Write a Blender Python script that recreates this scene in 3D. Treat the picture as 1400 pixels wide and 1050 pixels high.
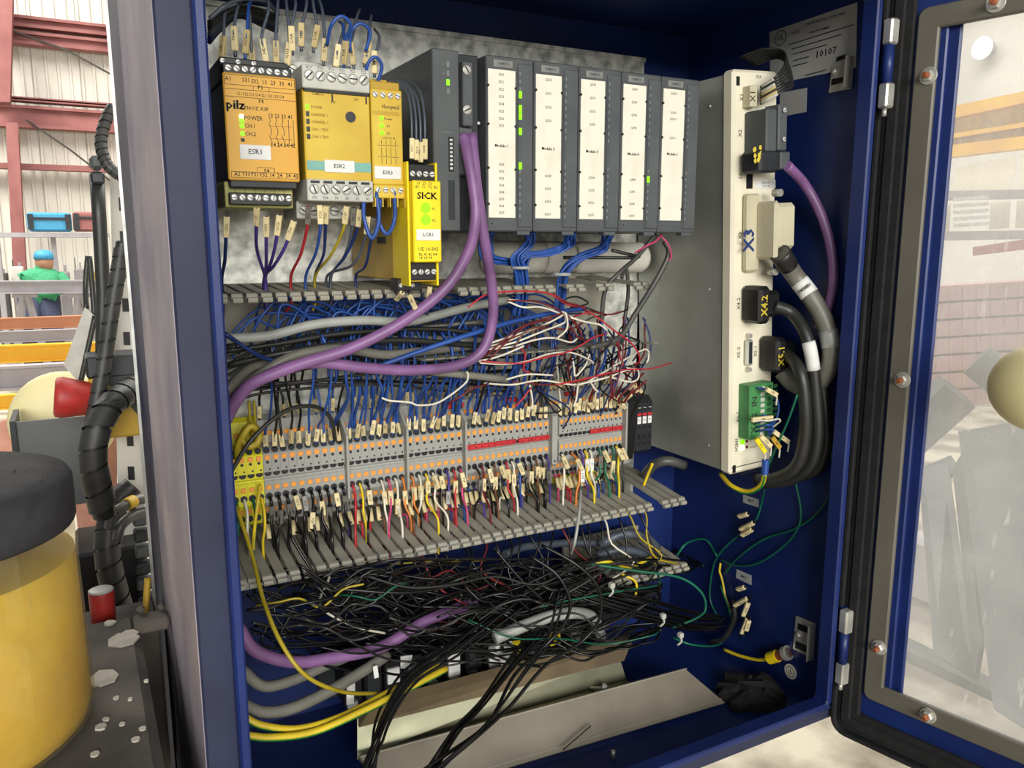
import bpy, math, random
from mathutils import Vector, Matrix
random.seed(7)
for o in list(bpy.data.objects): bpy.data.objects.remove(o)
scene = bpy.context.scene
COL = scene.collection
# ---------------------------------------------------------------- camera (all lengths below in millimetres)
CAM = Vector((-274.18, -546.68, -8.74)); FPX = 1102.0
YAW, PITCH = math.radians(28.378), math.radians(-9.912)
FW0 = Vector((math.sin(YAW), math.cos(YAW), 0)); RT = Vector((math.cos(YAW), -math.sin(YAW), 0))
FW = FW0*math.cos(PITCH) + Vector((0, 0, 1))*math.sin(PITCH)
UP = Vector((0, 0, 1))*math.cos(PITCH) - FW0*math.sin(PITCH)
cd = bpy.data.cameras.new('camera'); cam = bpy.data.objects.new('camera', cd); COL.objects.link(cam)
cd.sensor_width = 36; cd.lens = FPX/1400*36; cd.clip_start = .01; cd.clip_end = 200
M = Matrix((RT, UP, -FW)).transposed().to_4x4(); M.translation = CAM*.001; cam.matrix_world = M
scene.camera = cam
# ---------------------------------------------------------------- light
w = bpy.data.worlds.new('workshop_daylight'); scene.world = w; w.use_nodes = True
bgn = w.node_tree.nodes['Background']; bgn.inputs[0].default_value = (.93, .96, 1, 1); bgn.inputs[1].default_value = .37
def area(name, loc, target, size, power, col=(1, 1, 1)):
    l = bpy.data.lights.new(name, 'AREA'); l.shape = 'RECTANGLE'; l.size, l.size_y = size; l.energy = power; l.color = col
    o = bpy.data.objects.new(name, l); COL.objects.link(o); o.location = loc
    o.rotation_euler = (Vector(target)-Vector(loc)).to_track_quat('-Z', 'Y').to_euler()
    return o
# a wide window bay far behind the photographer, and the hall's roof lamps above the frame
area('window_bay_behind_offscreen', (-2.2, -9.0, 1.9), (0, 0, .05), (6.5, 3.2), 1180, (1, .98, .93))
area('roof_lamps_right_offscreen', (4.5, 4.5, 6.5), (3.5, 3.5, 0), (9, 7), 1500, (1, .97, .9))
area('roof_lamps_left_offscreen', (-4.5, 9.0, 6.5), (-4.0, 11, 0), (6, 4), 1500, (1, .97, .9))
vs = scene.view_settings
vs.view_transform = 'Standard'; vs.look = 'None'; vs.gamma = 1; vs.use_curve_mapping = False; vs.exposure = -0.17

# ---------------------------------------------------------------- helpers
def ray(x, y): return FW + RT*((x-700)/FPX) - UP*((y-525)/FPX)
def P(x, y, Y):
    d = ray(x, y); return CAM + d*((Y-CAM.y)/d.y)
def PX(x, y, X):
    d = ray(x, y); return CAM + d*((X-CAM.x)/d.x)
def PZ(x, y, Z):
    d = ray(x, y); return CAM + d*((Z-CAM.z)/d.z)
def lin(c): return c/12.92 if c <= .04045 else ((c+.055)/1.055)**2.4
def rgb(r, g, b): return (lin(r/255), lin(g/255), lin(b/255), 1)

MATS = {}
def mat(name, c1, c2=None, rough=.5, metal=0, scale=60, bump=0, bscale=200, emit=0, detail=4, spec=.5, lo=.35, hi=.65):
    if name in MATS: return MATS[name]
    m = bpy.data.materials.new(name); m.use_nodes = True; nt = m.node_tree; b = nt.nodes['Principled BSDF']
    b.inputs['Roughness'].default_value = rough; b.inputs['Metallic'].default_value = metal
    b.inputs['Specular IOR Level'].default_value = spec
    tc = nt.nodes.new('ShaderNodeTexCoord')
    if c2 is None:
        c2 = tuple(v*.82 for v in c1[:3])+(1,)
    n = nt.nodes.new('ShaderNodeTexNoise'); n.inputs['Scale'].default_value = scale; n.inputs['Detail'].default_value = detail
    nt.links.new(tc.outputs['Object'], n.inputs['Vector'])
    r = nt.nodes.new('ShaderNodeValToRGB'); r.color_ramp.elements[0].position = lo; r.color_ramp.elements[1].position = hi
    r.color_ramp.elements[0].color = c1; r.color_ramp.elements[1].color = c2
    nt.links.new(n.outputs['Fac'], r.inputs[0]); nt.links.new(r.outputs[0], b.inputs['Base Color'])
    if bump:
        n2 = nt.nodes.new('ShaderNodeTexNoise'); n2.inputs['Scale'].default_value = bscale
        bp = nt.nodes.new('ShaderNodeBump'); bp.inputs['Strength'].default_value = bump; bp.inputs['Distance'].default_value = .001
        nt.links.new(tc.outputs['Object'], n2.inputs['Vector']); nt.links.new(n2.outputs['Fac'], bp.inputs['Height']); nt.links.new(bp.outputs[0], b.inputs['Normal'])
    if emit:
        b.inputs['Emission Color'].default_value = c1; b.inputs['Emission Strength'].default_value = emit
    MATS[name] = m; return m

mat('flange_paint', rgb(40, 45, 74), rgb(28, 32, 58), .6, scale=14, detail=8)
mat('blue_paint', rgb(22, 44, 106), rgb(16, 33, 84), .42, scale=12, bump=.05, bscale=500)
mat('dusty_paint', rgb(160, 150, 154), rgb(112, 108, 126), .7, scale=9, bump=.15, bscale=350, detail=8)
mat('galvanised', rgb(232, 232, 222), rgb(158, 160, 154), .4, .5, scale=90, detail=8, lo=.4, hi=.66)
mat('drive_metal', rgb(168, 170, 164), rgb(146, 148, 142), .4, .45, scale=14)
mat('zinc', rgb(210, 208, 198), rgb(172, 170, 162), .35, .5, scale=40)
mat('screw_white', rgb(225, 225, 220), rgb(190, 190, 185), .35, .3)
mat('plc_grey', rgb(78, 82, 83), rgb(66, 70, 72), .55, scale=30)
mat('plc_flap', rgb(84, 88, 89), rgb(73, 77, 79), .4, scale=30)
mat('plc_plate', rgb(126, 128, 124), rgb(110, 112, 110), .5)
mat('dark_plastic', rgb(38, 42, 46), rgb(28, 31, 35), .5)
mat('black_plastic', rgb(22, 22, 24), rgb(14, 14, 16), .45)
mat('paper', rgb(226, 221, 205), rgb(212, 205, 184), .8, scale=45, lo=.5, hi=.8)
mat('paper_white', rgb(228, 228, 224), rgb(214, 214, 210), .7)
mat('ink', rgb(52, 50, 46), rgb(40, 40, 38), .8)
mat('ink_grey', rgb(70, 74, 72), None, .8)
mat('ink_brown', rgb(120, 92, 30), None, .8)
mat('led_on', (.2, 1, .0, 1), (.2, 1, .0, 1), .4, emit=1.3)
mat('led_core', (.9, 1, .55, 1), (.9, 1, .55, 1), .4, emit=4)
mat('led_off', rgb(120, 126, 124), rgb(104, 110, 108), .4)
mat('ochre', rgb(222, 170, 62), rgb(210, 156, 52), .5, scale=18)
mat('relay_yellow', rgb(214, 184, 62), rgb(196, 162, 48), .5, scale=22, detail=6)
mat('bright_yellow', rgb(250, 222, 28), rgb(238, 206, 20), .45, scale=20)
mat('dull_yellow', rgb(196, 160, 44), rgb(170, 134, 34), .5, scale=20)
mat('teal_strip', rgb(120, 172, 160), rgb(108, 158, 150), .6)
mat('olive', rgb(168, 164, 92), rgb(146, 142, 76), .5)
mat('terminal_light', rgb(196, 196, 186), rgb(176, 176, 166), .5)
mat('terminal_grey', rgb(158, 158, 152), rgb(140, 140, 134), .5, scale=30)
mat('terminal_yellow', rgb(226, 220, 40), rgb(204, 196, 30), .5, scale=30)
mat('orange', rgb(248, 168, 76), rgb(232, 146, 58), .45)
mat('jumper_red', rgb(196, 44, 48), rgb(170, 34, 40), .45)
mat('lamp_face', (1, .97, .9, 1), (1, .97, .9, 1), .4, emit=9)
mat('duct_grey', rgb(164, 161, 146), rgb(134, 131, 118), .55, scale=20, detail=6)
mat('ivory', rgb(232, 226, 204), rgb(220, 212, 188), .5, scale=15)
mat('beige_hood', rgb(206, 200, 172), rgb(186, 178, 150), .5, scale=14)
mat('green_block', rgb(74, 142, 84), rgb(60, 124, 70), .5)
mat('marker', rgb(232, 216, 168), rgb(214, 196, 146), .6, scale=50)
mat('marker_dark', rgb(196, 178, 128), rgb(172, 152, 104), .6, scale=50)
mat('clear_sleeve', rgb(120, 116, 108), rgb(98, 94, 88), .25)
for nm, c in dict(blue=(40, 82, 162), navy=(24, 50, 110), black=(24, 24, 26), grey=(128, 126, 116), lgrey=(168, 170, 164), purple=(138, 97, 148), dpurple=(116, 80, 128), white=(232, 226, 206),
                  red=(190, 40, 52), maroon=(112, 24, 30), yellow=(236, 206, 40), dyellow=(186, 164, 40), green=(16, 104, 78), pink=(206, 70, 120), brown=(112, 70, 44), orange=(224, 130, 50),
                  violet=(78, 58, 142), slate=(84, 92, 104), rubber=(44, 44, 42), dgrey=(78, 78, 74)).items():
    mat('wire_'+nm, rgb(*c), rgb(*[int(v*.8) for v in c]), .42, scale=30)
mat('black_wire_gloss', rgb(11, 11, 12), rgb(7, 7, 8), .32)

mat('gasket', rgb(24, 24, 25), rgb(14, 14, 15), .85, scale=90, bump=.2)
mat('strip_grey', rgb(108, 104, 92), rgb(92, 88, 78), .5, scale=9)
mat('copper', rgb(190, 112, 70), rgb(150, 84, 52), .4, .6)
mat('nameplate', rgb(186, 186, 182), rgb(170, 170, 166), .45, .1, scale=10)
mat('foam', rgb(30, 30, 28), rgb(14, 14, 14), .95, scale=120, bump=.6, bscale=250)
mat('table_dust', rgb(98, 93, 86), rgb(66, 63, 59), .9, scale=16, bump=.3, bscale=120, detail=8)
mat('chip', rgb(196, 190, 176), rgb(170, 166, 154), .8)
mat('lid_black', rgb(58, 58, 60), rgb(40, 40, 42), .8, scale=40, bump=.3, bscale=150)
mat('wood_brown', rgb(120, 104, 76), rgb(88, 74, 54), .8, scale=14)
mat('estop_red', rgb(178, 46, 40), rgb(150, 36, 32), .5)
mat('clear_plastic_grey', rgb(188, 186, 176), rgb(170, 168, 158), .3)
mat('cream', rgb(232, 220, 168), rgb(218, 204, 150), .5, scale=6)
mat('oxide_red', rgb(160, 104, 100), rgb(138, 84, 82), .7, scale=3)
mat('cladding', rgb(226, 222, 212), rgb(208, 203, 192), .7, scale=1.2)
mat('beam_yellow', rgb(244, 190, 30), rgb(226, 166, 24), .6, scale=3)
mat('beam_orange', rgb(206, 142, 104), rgb(186, 120, 84), .6, scale=3)
mat('beam_grey', rgb(172, 168, 172), rgb(150, 144, 148), .6, scale=3)
mat('plate_steel', rgb(104, 106, 106), rgb(76, 78, 82), .6, .3, scale=3, detail=8)
mat('concrete', rgb(178, 170, 152), rgb(116, 107, 92), .85, scale=3.2, bump=.2, bscale=20, detail=12, lo=.42, hi=.62)
mat('shirt_green', rgb(72, 168, 120), rgb(56, 146, 102), .8)
mat('denim', rgb(62, 66, 92), rgb(48, 52, 76), .8)
mat('skin', rgb(176, 128, 100), None, .6)
mat('oxide_pale', rgb(188, 152, 146), rgb(164, 126, 122), .7, scale=4)
mat('dyellow_paint', rgb(206, 186, 60), rgb(180, 160, 40), .6)
mat('green_dark', rgb(40, 88, 50), None, .5)
mat('wire_green_bright', rgb(40, 120, 40), None, .45)
mat('duct_lid', rgb(150, 142, 126), rgb(120, 112, 98), .55, scale=12, detail=8)
mat('tray_zinc', rgb(196, 194, 162), rgb(146, 146, 122), .3, .85, scale=9)
mat('spiral_black', rgb(58, 58, 56), rgb(44, 44, 42), .5)
mat('salmon', rgb(214, 158, 136), rgb(198, 140, 120), .7)
mat('sky_blue_box', rgb(70, 160, 200), rgb(58, 142, 184), .5)

def glassy(name, col, haze, rough=.05, hazecol=(.9, .9, .88, 1), nscale=7):
    m = bpy.data.materials.new(name); m.use_nodes = True; nt = m.node_tree; nt.nodes.clear()
    out = nt.nodes.new('ShaderNodeOutputMaterial'); tr = nt.nodes.new('ShaderNodeBsdfTransparent'); tr.inputs[0].default_value = col
    tl = nt.nodes.new('ShaderNodeBsdfTranslucent'); tl.inputs[0].default_value = hazecol
    df = nt.nodes.new('ShaderNodeBsdfDiffuse'); df.inputs[0].default_value = hazecol
    mx0 = nt.nodes.new('ShaderNodeMixShader'); mx0.inputs[0].default_value = .4
    nt.links.new(tl.outputs[0], mx0.inputs[1]); nt.links.new(df.outputs[0], mx0.inputs[2])
    tc = nt.nodes.new('ShaderNodeTexCoord'); n = nt.nodes.new('ShaderNodeTexNoise'); n.inputs['Scale'].default_value = nscale; n.inputs['Detail'].default_value = 9; n.inputs['Roughness'].default_value = .7
    nt.links.new(tc.outputs['Object'], n.inputs['Vector'])
    mr = nt.nodes.new('ShaderNodeMapRange'); mr.inputs[1].default_value = .3; mr.inputs[2].default_value = .75; mr.inputs[3].default_value = haze*.6; mr.inputs[4].default_value = haze*1.45
    nt.links.new(n.outputs['Fac'], mr.inputs[0])
    # fine scratches
    mp = nt.nodes.new('ShaderNodeMapping'); mp.inputs['Rotation'].default_value = (.4, .9, .5); mp.inputs['Scale'].default_value = (260, 14, 30)
    n3 = nt.nodes.new('ShaderNodeTexNoise'); n3.inputs['Scale'].default_value = 1; n3.inputs['Detail'].default_value = 2
    nt.links.new(tc.outputs['Object'], mp.inputs[0]); nt.links.new(mp.outputs[0], n3.inputs['Vector'])
    mr3 = nt.nodes.new('ShaderNodeMapRange'); mr3.inputs[1].default_value = .68; mr3.inputs[2].default_value = .78; mr3.inputs[3].default_value = 0; mr3.inputs[4].default_value = .3
    nt.links.new(n3.outputs['Fac'], mr3.inputs[0])
    ad = nt.nodes.new('ShaderNodeMath'); ad.operation = 'ADD'; ad.use_clamp = True
    nt.links.new(mr.outputs[0], ad.inputs[0]); nt.links.new(mr3.outputs[0], ad.inputs[1])
    mx = nt.nodes.new('ShaderNodeMixShader'); nt.links.new(ad.outputs[0], mx.inputs[0]); nt.links.new(tr.outputs[0], mx.inputs[1]); nt.links.new(mx0.outputs[0], mx.inputs[2])
    gl = nt.nodes.new('ShaderNodeBsdfGlossy'); gl.inputs['Roughness'].default_value = rough
    mx2 = nt.nodes.new('ShaderNodeMixShader'); mx2.inputs[0].default_value = .05
    nt.links.new(mx.outputs[0], mx2.inputs[1]); nt.links.new(gl.outputs[0], mx2.inputs[2]); nt.links.new(mx2.outputs[0], out.inputs[0])
    MATS[name] = m; return m
glassy('scuffed_acrylic', (.97, .97, .97, 1), .24)
glassy('jar_plastic', (.97, .95, .88, 1), .2, hazecol=(.62, .56, .4, 1), nscale=30)
mat('oil', rgb(240, 204, 70), rgb(222, 178, 50), .35, scale=14, detail=6)

FONTC = {}
def textmesh(body):
    if body in FONTC: return FONTC[body]
    c = bpy.data.curves.new('lettering', 'FONT'); c.body = body; c.size = 1; c.align_x = 'CENTER'; c.align_y = 'CENTER'; c.resolution_u = 1; c.offset = .012
    o = bpy.data.objects.new('lettering', c); COL.objects.link(o)
    me = bpy.data.meshes.new_from_object(o)
    FONTC[body] = ([v.co.copy() for v in me.vertices], [tuple(p.vertices) for p in me.polygons])
    bpy.data.objects.remove(o); bpy.data.meshes.remove(me); bpy.data.curves.remove(c)
    return FONTC[body]

def crom(pts, n=6):
    pts = [Vector(p) for p in pts]
    if len(pts) < 3: return [pts[0].lerp(pts[-1], i/4) for i in range(5)]
    q = [pts[0]*2-pts[1]]+pts+[pts[-1]*2-pts[-2]]; out = []
    for i in range(1, len(q)-2):
        a, b, c, d = q[i-1:i+3]
        for k in range(n):
            t = k/n
            out.append(.5*((2*b)+(c-a)*t+(2*a-5*b+4*c-d)*t*t+(3*b-a-3*c+d)*t**3))
    return out+[pts[-1]]

class MB:
    def __init__(s): s.v = []; s.f = []; s.m = []
    def add(s, vs, fs, m=0):
        k = len(s.v); s.v += [Vector(x) for x in vs]; s.f += [tuple(i+k for i in f) for f in fs]; s.m += [m]*len(fs); return s
    def box(s, x0, x1, y0, y1, z0, z1, m=0):
        return s.add([(x0,y0,z0),(x1,y0,z0),(x1,y1,z0),(x0,y1,z0),(x0,y0,z1),(x1,y0,z1),(x1,y1,z1),(x0,y1,z1)],
                     [(0,3,2,1),(4,5,6,7),(0,1,5,4),(1,2,6,5),(2,3,7,6),(3,0,4,7)], m)
    def cbox(s, x0, x1, y0, y1, z0, z1, c=.6, m=0):
        c = min(c, abs(x1-x0)*.45, abs(y1-y0)*.45, abs(z1-z0)*.45)
        lo, hi = (x0, y0, z0), (x1, y1, z1); vs = []; ix = {}
        for sx in (0, 1):
            for sy in (0, 1):
                for sz in (0, 1):
                    sg = (sx, sy, sz)
                    for a in range(3):
                        p = []
                        for b in range(3):
                            e = hi[b] if sg[b] else lo[b]
                            p.append(e if a == b else e+(-c if sg[b] else c))
                        ix[(sg, a)] = len(vs); vs.append(tuple(p))
        fs = []
        cen = Vector([(lo[i]+hi[i])/2 for i in range(3)])
        def put(f):
            a, b, d = Vector(vs[f[0]]), Vector(vs[f[1]]), Vector(vs[f[2]])
            mid = sum((Vector(vs[i]) for i in f), Vector())/len(f)
            fs.append(tuple(f) if (b-a).cross(d-a).dot(mid-cen) > 0 else tuple(reversed(f)))
        for a in range(3):
            b, d = (a+1) % 3, (a+2) % 3
            for sa in (0, 1):
                def sg(u, v):
                    q = [0, 0, 0]; q[a] = sa; q[b] = u; q[d] = v; return tuple(q)
                put([ix[(sg(0, 0), a)], ix[(sg(1, 0), a)], ix[(sg(1, 1), a)], ix[(sg(0, 1), a)]])
            for u in (0, 1):
                for v in (0, 1):
                    q0 = [0, 0, 0]; q0[b] = u; q0[d] = v; q1 = list(q0); q1[a] = 1
                    put([ix[(tuple(q0), b)], ix[(tuple(q1), b)], ix[(tuple(q1), d)], ix[(tuple(q0), d)]])
        for sx in (0, 1):
            for sy in (0, 1):
                for sz in (0, 1): put([ix[((sx, sy, sz), a)] for a in range(3)])
        return s.add(vs, fs, m)
    def tube(s, pts, r, n=6, m=0, caps=True, flat=1.0):
        pts = [Vector(p) for p in pts]; rs = r if isinstance(r, (list, tuple)) else [r]*len(pts)
        t = (pts[1]-pts[0]).normalized(); u = t.orthogonal().normalized(); k = len(s.v); fs = []
        for i, p in enumerate(pts):
            a = pts[max(0, i-1)]; b = pts[min(len(pts)-1, i+1)]; t = (b-a)
            t = t.normalized() if t.length > 1e-6 else Vector((0, 0, 1))
            u = (u-t*u.dot(t)); u = u.normalized() if u.length > 1e-6 else t.orthogonal().normalized(); w_ = t.cross(u)
            for j in range(n):
                an = 2*math.pi*j/n; s.v.append(p+(u*math.cos(an)+w_*math.sin(an)*flat)*rs[i])
        for i in range(len(pts)-1):
            for j in range(n):
                fs.append((k+i*n+j, k+i*n+(j+1) % n, k+(i+1)*n+(j+1) % n, k+(i+1)*n+j))
        if caps:
            fs.append(tuple(k+j for j in reversed(range(n)))); fs.append(tuple(k+(len(pts)-1)*n+j for j in range(n)))
        s.f += fs; s.m += [m]*len(fs); return s
    def cyl(s, p0, p1, r, n=12, m=0): return s.tube([p0, p1], r, n, m)
    def lathe(s, prof, c, n=32, m=0, ax=2):
        k = len(s.v); c = Vector(c); fs = []
        for (r, h) in prof:
            for j in range(n):
                a = 2*math.pi*j/n; p = [math.cos(a)*r, math.sin(a)*r, h]
                p = p if ax == 2 else ([p[0], p[2], p[1]] if ax == 1 else [p[2], p[0], p[1]])
                s.v.append(c+Vector(p))
        for i in range(len(prof)-1):
            for j in range(n): fs.append((k+i*n+j, k+i*n+(j+1) % n, k+(i+1)*n+(j+1) % n, k+(i+1)*n+j))
        fs.append(tuple(k+j for j in reversed(range(n)))); fs.append(tuple(k+(len(prof)-1)*n+j for j in range(n)))
        s.f += fs; s.m += [m]*len(fs); return s
    def prism(s, poly, a0, a1, ax=0, m=0):
        n = len(poly)
        def pt(a, q): return (a, q[0], q[1]) if ax == 0 else ((q[0], a, q[1]) if ax == 1 else (q[0], q[1], a))
        vs = [pt(a0, q) for q in poly]+[pt(a1, q) for q in poly]
        fs = [tuple(range(n)), tuple(reversed(range(n, 2*n)))]+[(i, i+n, (i+1) % n+n, (i+1) % n) for i in range(n)]
        return s.add(vs, fs, m)
    def slab(s, quad, th, m=0):           # a four-cornered sheet with thickness
        q = [Vector(p) for p in quad]; nrm = (q[1]-q[0]).cross(q[3]-q[0]).normalized()*th
        return s.add(q+[p+nrm for p in q], [(0,1,2,3),(7,6,5,4),(0,4,5,1),(1,5,6,2),(2,6,7,3),(3,7,4,0)], m)
    def frame(s, x0, x1, z0, z1, wd, y0, y1, rad=8, m=0, seg=5):   # rounded rectangular ring in the XZ plane
        def ring(ins, y):
            r = max(rad-ins, .8); out = []
            for cx, cz, a0 in ((x1-ins-r, z1-ins-r, 0), (x0+ins+r, z1-ins-r, 90), (x0+ins+r, z0+ins+r, 180), (x1-ins-r, z0+ins+r, 270)):
                for i in range(seg+1):
                    a = math.radians(a0+90*i/seg); out.append((cx+r*math.cos(a), y, cz+r*math.sin(a)))
            return out
        c = min(1.2, wd*.2); R = [ring(0, y1), ring(0, y0+c), ring(c, y0), ring(wd-c, y0), ring(wd, y0+c), ring(wd, y1)]
        n = len(R[0]); vs = [p for r in R for p in r]; fs = []
        for i in range(len(R)):
            k = (i+1) % len(R)
            for j in range(n): fs.append((i*n+j, i*n+(j+1) % n, k*n+(j+1) % n, k*n+j))
        return s.add(vs, fs, m)
    def text(s, body, size, c, right=(1, 0, 0), up=(0, 0, 1), m=0, lift=.08, sx=1):
        vs, fs = textmesh(body); R = Vector(right).normalized(); U = Vector(up).normalized(); N = R.cross(U); c = Vector(c)
        return s.add([c+R*(v.x*size*sx)+U*(v.y*size)+N*lift for v in vs], fs, m)
    def ball(s, c, r, n=12, m=0, sc=(1, 1, 1)):
        prof = [(max(.001, r*math.sin(math.pi*i/n)), -r*math.cos(math.pi*i/n)) for i in range(n+1)]
        k = len(s.v); s.lathe(prof, (0, 0, 0), n*2, m)
        for i in range(k, len(s.v)): v = s.v[i]; s.v[i] = Vector((v.x*sc[0], v.y*sc[1], v.z*sc[2]))+Vector(c)
        return s
    def mesh(s, name, mats, off=Vector(), smooth=False):
        me = bpy.data.meshes.new(name); me.from_pydata([tuple((v-off)*.001) for v in s.v], [], s.f)
        for q in (mats if isinstance(mats, (list, tuple)) else [mats]): me.materials.append(MATS[q])
        if max(s.m, default=0): me.polygons.foreach_set('material_index', s.m)
        if smooth: me.polygons.foreach_set('use_smooth', [len(f) < 5 for f in s.f])
        me.update(); return me
    # top-level mesh, origin at the base of its bounding box
    def top(s, name, mats, label, cat, group=None, smooth=False, kind=None):
        xs = [v.x for v in s.v]; ys = [v.y for v in s.v]; zs = [v.z for v in s.v]
        off = Vector(((min(xs)+max(xs))/2, (min(ys)+max(ys))/2, min(zs)))
        o = bpy.data.objects.new(name, s.mesh(name, mats, off, smooth)); COL.objects.link(o); o.location = off*.001
        OFF[o.name] = off
        return tag(o, label, cat, group, kind)
    # part of a thing
    def part(s, name, mats, parent, smooth=False, label=None):
        off = OFF[parent.name]
        o = bpy.data.objects.new(name, s.mesh(name, mats, off, smooth)); COL.objects.link(o); o.parent = parent; OFF[o.name] = off
        if label: o['label'] = label
        return o
OFF = {}
def tag(o, label=None, cat=None, group=None, kind=None):
    if label: o['label'] = label
    if cat: o['category'] = cat
    if group: o['group'] = group
    if kind: o['kind'] = kind
    return o
def thing(name, loc, label, cat, group=None, rot=(0, 0, 0), local=False):
    o = bpy.data.objects.new(name, None); COL.objects.link(o); o.empty_display_size = .01
    o.location = Vector(loc)*.001; o.rotation_euler = rot
    OFF[o.name] = Vector() if local else Vector(loc)
    return tag(o, label, cat, group)
def share(name, me, parent, loc=(0, 0, 0), rot=None):     # a part that shares mesh data
    o = bpy.data.objects.new(name, me); COL.objects.link(o); o.parent = parent; o.location = Vector(loc)*.001
    if rot: o.rotation_euler = rot
    OFF[o.name] = OFF[parent.name]
    return o
def copy_tree(o, parent=None):
    c = o.copy(); COL.objects.link(c)
    if parent: c.parent = parent
    OFF[c.name] = OFF.get(o.name, Vector())
    for ch in list(o.children): copy_tree(ch, c)
    return c
def struct(mb, name, mats, smooth=False):
    o = bpy.data.objects.new(name, mb.mesh(name, mats)); COL.objects.link(o); o['kind'] = 'structure'; OFF[o.name] = Vector(); return o
# ================================================================ the hall
FLOOR = -1550
struct(MB().box(-12000, 16000, -9500, 18000, FLOOR-60, FLOOR), 'floor', 'concrete')
# far wall of vertical corrugated cladding (left background)
FY = 14000
wl = struct(MB().box(-9000, 6000, FY+60, FY+160, FLOOR, 6500), 'wall_far', 'cladding')
x = -7600; panel = None; PW = 640
while x < 600:
    if panel is None:
        mb = MB()
        for k in range(4):
            a = k*160; mb.prism([(a, 30), (a+10, 0), (a+40, 0), (a+50, 30)], 0, 8000, ax=2)
        mb.box(0, PW-12, 26, 44, 0, 8000); panel = mb.mesh('cladding_panel', 'cladding')
    share('cladding_panel', panel, wl, (x, FY+14, FLOOR)); x += PW
# wall behind the stacked steel (right background, seen through the door window)
WR = struct(MB().box(10200, 10300, -4000, 14200, FLOOR, 5200), 'wall_right', 'cladding')
def steel(name, px, Y, th, label, matn, cat='beam', group=None):   # a steel member whose face is traced at distance Y
    q = [P(x, y, Y) for x, y in px]; nrm = Vector((0, 1, 0))
    mb = MB(); mb.add(q+[p+nrm*th for p in q], [(0,1,2,3),(7,6,5,4),(0,4,5,1),(1,5,6,2),(2,6,7,3),(3,7,4,0)])
    return mb.top(name, matn, label, cat, group)
# oxide red frame on the far wall: girts have flanges
def girt(y0, y1, label, Y=FY-260):
    a0 = P(-60, y0, Y).z; a1 = P(-60, y1, Y).z; X0, X1 = -7600, 900
    t = thing('steel_girt', ((X0+X1)/2, Y, a1), label, 'beam', 'oxide red girts on the far wall')
    MB().box(X0, X1, Y+40, Y+70, a1, a0).part('web', 'oxide_red', t)
    MB().box(X0, X1, Y-40, Y+180, a1-10, a1+30).part('flange', 'oxide_red', t)
    MB().box(X0, X1, Y-40, Y+180, a0-30, a0+10).part('flange', 'oxide_red', t)
    return t
girt(12, 26, 'oxide red girt, highest on the far wall')
g2 = girt(34, 50, 'oxide red girt with bright spots below the highest one')
girt(139, 168, 'deep oxide red crane girder across the far wall')
girt(127, 131, 'thin red rail lying just over the deep crane girder')
girt(221, 227, 'slim dark red girt low on the far wall')
for (xa, xb, xc, xd, y0, y1, lb) in ((-4, 18, 14, -8, -20, 140, 'oxide red column rising above the crane girder'), (8, 24, 36, 18, 168, 372, 'oxide red column standing under the crane girder')):
    q0, q1, q2, q3 = P(xa, y0, FY-700), P(xb, y0, FY-700), P(xc, y1, FY-700), P(xd, y1, FY-700)
    t = thing('steel_column', q3, lb, 'column')
    MB().slab([q0, q1, q2, q3], -40).part('flange', 'oxide_red', t)
    mid = lambda a, b: (a+b)/2
    MB().slab([mid(q0, q1)+Vector((-20, 10, 0)), mid(q0, q1)+Vector((-20, 300, 0)), mid(q2, q3)+Vector((-20, 300, 0)), mid(q2, q3)+Vector((-20, 10, 0))], 40).part('web', 'oxide_red', t)
    MB().slab([p+Vector((0, 300, 0)) for p in (q0, q1, q2, q3)], -40).part('flange', 'oxide_red', t)
for pts, lb in (([(36, 164), (96, 205), (170, 262)], 'thin diagonal brace rod below the crane girder'), ([(16, 42), (90, 68), (200, 128)], 'thin diagonal brace rod above the crane girder')):
    MB().tube([P(x, y, FY-330) for x, y in pts], 14, 6).top('brace_rod', 'wire_dgrey', lb, 'brace')
for x_, y_ in ((10, 29), (29, 31), (48, 33), (68, 35), (86, 39), (106, 40), (124, 42), (142, 44)):
    c = P(x_, y_, FY-210)  # pale discs stand in for small bright lights between the girts
    MB().cyl(c, c+Vector((0, 60, 0)), 30, 8).top('bright_spot', 'screw_white', 'bright round bolt between the two highest red girts', 'spot', 'bright spots between the upper girts')
# boxes on a shelf rail by the far wall
def crate(x0, x1, y0, y1, matn, label, Y=11200):
    a = P(x0, y1, Y); b = P(x1, y0, Y)
    t = thing('equipment_case', (a+Vector((b.x, b.y, a.z)))/2, label, 'case')
    MB().cbox(a.x, b.x, Y, Y+500, a.z, b.z, 25).part('case', matn, t)
    MB().box(a.x+30, b.x-30, Y-14, Y, b.z-90, b.z-60).part('rim', 'dark_plastic', t)
    for s_ in (a.x+10, b.x-70): MB().box(s_, s_+60, Y-25, Y+5, a.z+20, b.z-20).part('end_cap', 'dark_plastic', t)
crate(38, 97, 291, 316, 'sky_blue_box', 'light blue case with dark ends on the rail by the far wall')
crate(101, 140, 290, 316, 'oxide_red', 'red and black case next to the light blue one')
a = P(-20, 317, 11100); b = P(150, 321, 11100)
t = thing('shelf_rail', (a.x, a.y, FLOOR), 'long pale rail on legs carrying the coloured cases', 'rail')
MB().box(a.x, b.x, 11150, 11800, a.z-60, a.z-5).part('rail', 'beam_grey', t)
for xx in (a.x+60, (a.x+b.x)/2, b.x-80): MB().box(xx, xx+60, 11250, 11330, FLOOR, a.z-60).part('leg', 'beam_grey', t)
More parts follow.
